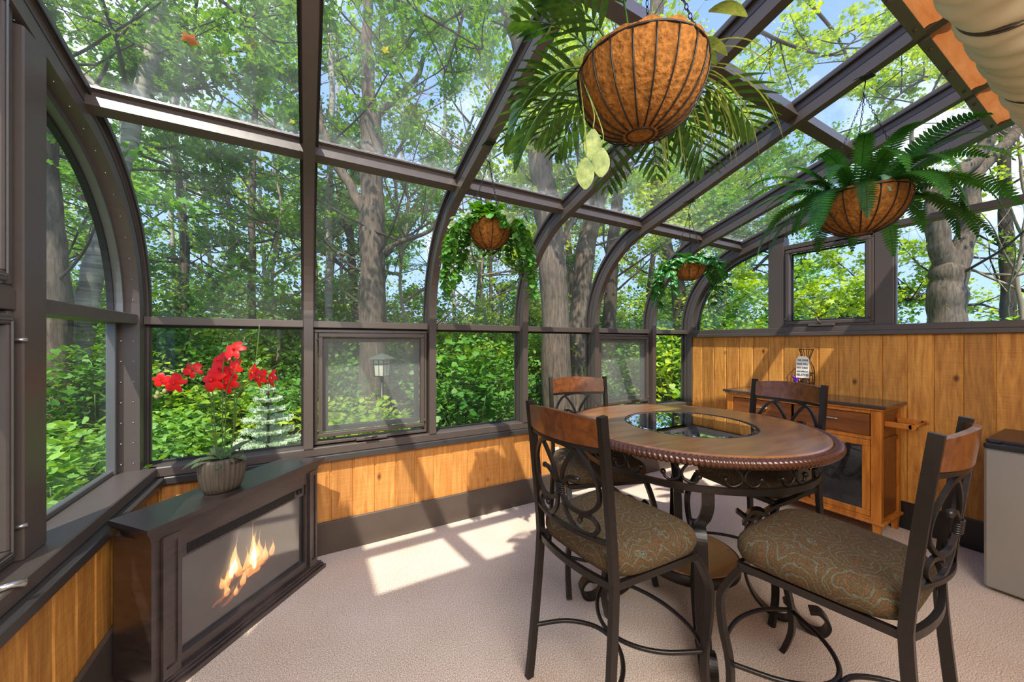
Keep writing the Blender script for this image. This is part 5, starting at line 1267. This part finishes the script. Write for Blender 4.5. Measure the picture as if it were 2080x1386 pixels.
# deeper woods: six tree forms, copied
FORMS = []
def forest_form(k):
    rs = random.Random(200+k); hgt = 9+2.2*rs.random(); root = thing('woodland_tree', None, 'tree', (0,0,0)); b = MB(); tips = []
    P = [Vector((rs.uniform(-.15,.15)*j, rs.uniform(-.15,.15)*j, hgt*j/6)) for j in range(7)]; Q = spline(P, 4)
    b.tube(Q, [.15*(1-.8*j/len(Q)) for j in range(len(Q))], 8); b.build('trunk', M_barkd if k % 2 else M_bark, root, True)
    b = MB()
    for j in range(15):
        i = rs.randint(int(len(Q)*.18), len(Q)-1); a = rs.uniform(0, 2*PI); p = Q[i]+Vector((0, 60, 0))
        grow(b, p, (math.cos(a), math.sin(a), rs.uniform(.0,.6)), rs.uniform(1.6,2.8), .04, 1, tips, rs, kids=4)
    b.v = [(v[0], v[1]-60, v[2]) for v in b.v]; b.build('branches', M_barkd, root, True)
    lv = Leaves()
    for t in tips: lv.cloud((t.x, t.y-60, t.z), (.30,.30,.15), 22, .10)
    lv.build('foliage', [M_leafB, M_leafA, M_leafC][k % 3], root, OVAL, room=False); return root
for k in range(6): FORMS.append(forest_form(k))
rs = random.Random(77); used = [False]*6; cnt = 0
FL = 'leafy tree standing deep in the woods behind the nearer trunks'
for ring, (d0, d1, nn, a0, a1) in enumerate(((9.5, 13, 4, -57, 62), (13, 18, 7, -57, 62), (18, 26, 13, -57, 66))):
    for j in range(nn):
        az = math.radians(a0+(a1-a0)*(j+rs.uniform(.2,.8))/nn)+TH-.06; d = rs.uniform(d0, d1)
        x, y = d*math.sin(az), d*math.cos(az)
        if (az-TH) > .80 and ring < 1: continue
        if (az-TH) > .78 and rs.random() < .5: continue
        k = (ring+j) % 6; o = FORMS[k] if not used[k] else copy_tree(FORMS[k]); used[k] = True
        s = rs.uniform(.85, 1.25)*(1.25 if ring == 2 else 1)*(.62 if (az-TH) > .72 else 1); o.location = (x, y, ground_z(x, y)-.1); o.rotation_euler = (0, 0, rs.uniform(0, 2*PI)); o.scale = (s, s, s)
        tag(o, FL, 'tree', 'trees deep in the woods')
# undergrowth
def shrub_form(k):
    rs = random.Random(300+k); root = thing('undergrowth_shrub', None, 'shrub', (0,0,0)); b = MB(); tips = []
    for j in range(9):
        a = rs.uniform(0, 2*PI); grow(b, (0, 60, 0), (math.cos(a)*.6, math.sin(a)*.6, 1), rs.uniform(1.0,1.9), .02, 1, tips, rs, kids=4)
    b.v = [(v[0], v[1]-60, v[2]) for v in b.v]; b.build('stems', M_barkd, root, True); lv = Leaves()
    for t in tips: lv.cloud((t.x, t.y-60, t.z), (.26,.26,.16), 22, .070)
    lv.build('foliage', [M_leafD, M_leafD, M_leafC, M_leafB][k % 4], root, OVAL, room=False); return root
SF = [shrub_form(k) for k in range(4)]; used = [False]*4; idx = 0
for (d0, d1, nn, sc0, sc1) in ((7.4, 9.0, 32, .85, 1.2), (8.5, 11, 34, 1.1, 1.5), (12, 17, 36, 1.5, 2.1)):
    for j in range(nn):
        az = math.radians(-57+119*(j+rs.uniform(.1,.9))/nn)+TH; d = rs.uniform(d0, d1); x, y = d*math.sin(az), d*math.cos(az)
        if y < 4.2 and XLG-1.2 < x < XRG+1.2: continue
        k = idx % 4; idx += 1; o = SF[k] if not used[k] else copy_tree(SF[k]); used[k] = True
        s = rs.uniform(sc0, sc1); s *= .75 if az-TH > .72 else 1; o.location = (x, y, ground_z(x, y)-.05); o.rotation_euler = (0, 0, rs.uniform(0, 2*PI)); o.scale = (s, s, s)
        tag(o, 'green shrub among the undergrowth below the trees', 'shrub', 'undergrowth shrubs')
# lime heart-leaved shrubs right outside the glass
def heart_shrub(label, c_, rad, n, size, seed, mat=M_leafH, h=None):
    rs = random.Random(seed); root = thing('heart_leaved_shrub', label, 'shrub', (c_[0], c_[1], ground_z(c_[0], c_[1])), 0, 'lime shrubs right outside the glass')
    b = MB(); zt = c_[2]
    for j in range(10):
        a = rs.uniform(0, 2*PI); q = rs.uniform(.2,.9); b.tube(spline([(c_[0]+.05*math.cos(a), c_[1]+.05*math.sin(a), ground_z(c_[0], c_[1])), (c_[0]+rad[0]*q*.5*math.cos(a), c_[1]+rad[1]*q*.5*math.sin(a), (zt+GZ)/2), (c_[0]+rad[0]*q*math.cos(a), c_[1]+rad[1]*q*math.sin(a), zt+rad[2]*.05)], 4), .007, 5)
    b.build('stems', M_stem, root); lv = Leaves(); lv.cloud(c_, rad, n, size, up=1.2); lv.build('foliage', mat, root, HEART); return root
def wp(x, y, d): p = PX(x, y, d); return (p.x, p.y, p.z)
heart_shrub('lime heart-leaved shrub in the left side window', wp(125,985,2.9), (.75,.85,.50), 1700, .074, 1)
heart_shrub('lime heart-leaved shrub below the orchid pot, first bay', wp(325,920,3.9), (.62,.6,.44), 1700, .070, 2)
heart_shrub('lime shrub behind the orchid, left of the spruce', wp(415,850,5.3), (.8,.6,.5), 1300, .074, 3, M_leafC)
heart_shrub('lime shrub low behind the screened window', wp(720,870,4.8), (.9,.6,.45), 1100, .078, 4, M_leafC)
heart_shrub('green shrub in the third bay window', wp(960,800,5.6), (1.1,.7,.9), 1500, .09, 5, M_leafD)
heart_shrub('green shrub at the left edge outside the side window', wp(200,800,4.6), (.6,.6,.7), 900, .078, 6, M_leafD)
heart_shrub('sunlit shrub in the narrow last bay', wp(1355,770,7.0), (.9,.7,1.0), 900, .10, 7, M_leafC)

# young blue spruce
p0 = PX(545, 990, 3.9); sx, sy = p0.x, p0.y; zb = ground_z(sx, sy); zt = PX(545, 780, 3.9).z
r = thing('blue_spruce', 'young pale blue spruce outside the first bay, right of the orchid', 'tree', (sx, sy, zb)); b = MB(); b.tube([(sx,sy,zb-.05),(sx,sy,zt-.1),(sx,sy,zt)], [.02,.008,.005], 7); b.build('trunk', M_barkd, r)
rs = random.Random(4); b = MB(); b2 = MB(); Ht = zt-zb
def needles(b, p, q, w):
    d = (q-p); n = max(3, int(d.length/.012)); dn = d.normalized(); s1 = dn.cross(Vector((0,0,1))); s1 = s1.normalized() if s1.length > .01 else Vector((1,0,0)); s2 = s1.cross(dn)
    for k in range(n):
        c_ = p+d*(k/n)
        for j in range(6):
            a = rs.uniform(0, 2*PI); e = c_+(s1*math.cos(a)+s2*math.sin(a)+dn*.7).normalized()*w*1.5; o = dn*.009; b.add([c_-o, c_+o, e], [(0,1,2)])
for lv_ in range(12):
    t = lv_/12; z = zt-.08-(Ht-.25)*t**1.05; Lb = (.07+.62*t)*rs.uniform(.85,1.12); nb = 6+lv_//2
    for k in range(nb):
        a = 2*PI*k/nb+lv_*.7+rs.uniform(-.15,.15); p = Vector((sx, sy, z)); q = p+Vector((math.cos(a), math.sin(a), .22-.15*t))*Lb; b2.tube([p, q], [.004,.002], 4); needles(b, p+(q-p)*.15, q, .022)
        for s in (.4,.6,.8):
            for sd in (-1, 1):
                m_ = p+(q-p)*s; e = m_+(Vector((math.cos(a+sd*.8), math.sin(a+sd*.8), .12)))*Lb*.34*(1.2-s*.5); needles(b, m_, e, .020)
needles(b, Vector((sx,sy,zt-.10)), Vector((sx,sy,zt)), .015)
b2.build('branches', M_barkd, r); b.build('needles', M_spruce, r)

# garden lantern on a post
LD = 5.2; q0 = PX(776, 765, LD); lx, ly = q0.x, q0.y; lz = PX(776, 768, LD).z
r = thing('garden_lantern', 'frosted garden lantern on a slim black post behind the screened window', 'lantern', (lx, ly, ground_z(lx, ly)))
b = MB(); b.tube([(lx, ly, ground_z(lx, ly)-.1), (lx, ly, lz)], .022, 10); b.lathe([(.02,0),(.05,.01),(.06,.018),(.06,.028)], (lx, ly, lz), 12, False); b.build('post', M_black, r)
b = MB(); b.lathe([(.098,.030),(.112,.26)], (lx, ly, lz), 4, False); b.build('lamp_glass', plain('frosted_lantern_glass', srgb(214,208,180), .5), r)
b = MB()
for k in range(4):
    a = PI/2*k; b.tube([(lx+.102*math.cos(a), ly+.102*math.sin(a), lz+.028), (lx+.117*math.cos(a), ly+.117*math.sin(a), lz+.27)], .008, 6)
    a2 = a+PI/4; b.tube([(lx+.072*math.cos(a2), ly+.072*math.sin(a2), lz+.028), (lx+.083*math.cos(a2), ly+.083*math.sin(a2), lz+.27)], .004, 6)
for z in (.03, .20, .265): b.tube([(lx+(.098+.055*z)*1.03*math.cos(PI/2*k), ly+(.098+.055*z)*1.03*math.sin(PI/2*k), lz+z) for k in range(4)], .008, 6, closed=True, smooth=False)
b.build('lantern_frame', M_black, r)
b = MB(); b.lathe([(.185,.265),(.18,.275),(.10,.315),(.02,.345),(.001,.35)], (lx, ly, lz), 4, False); b.build('lantern_roof', M_rail, r)
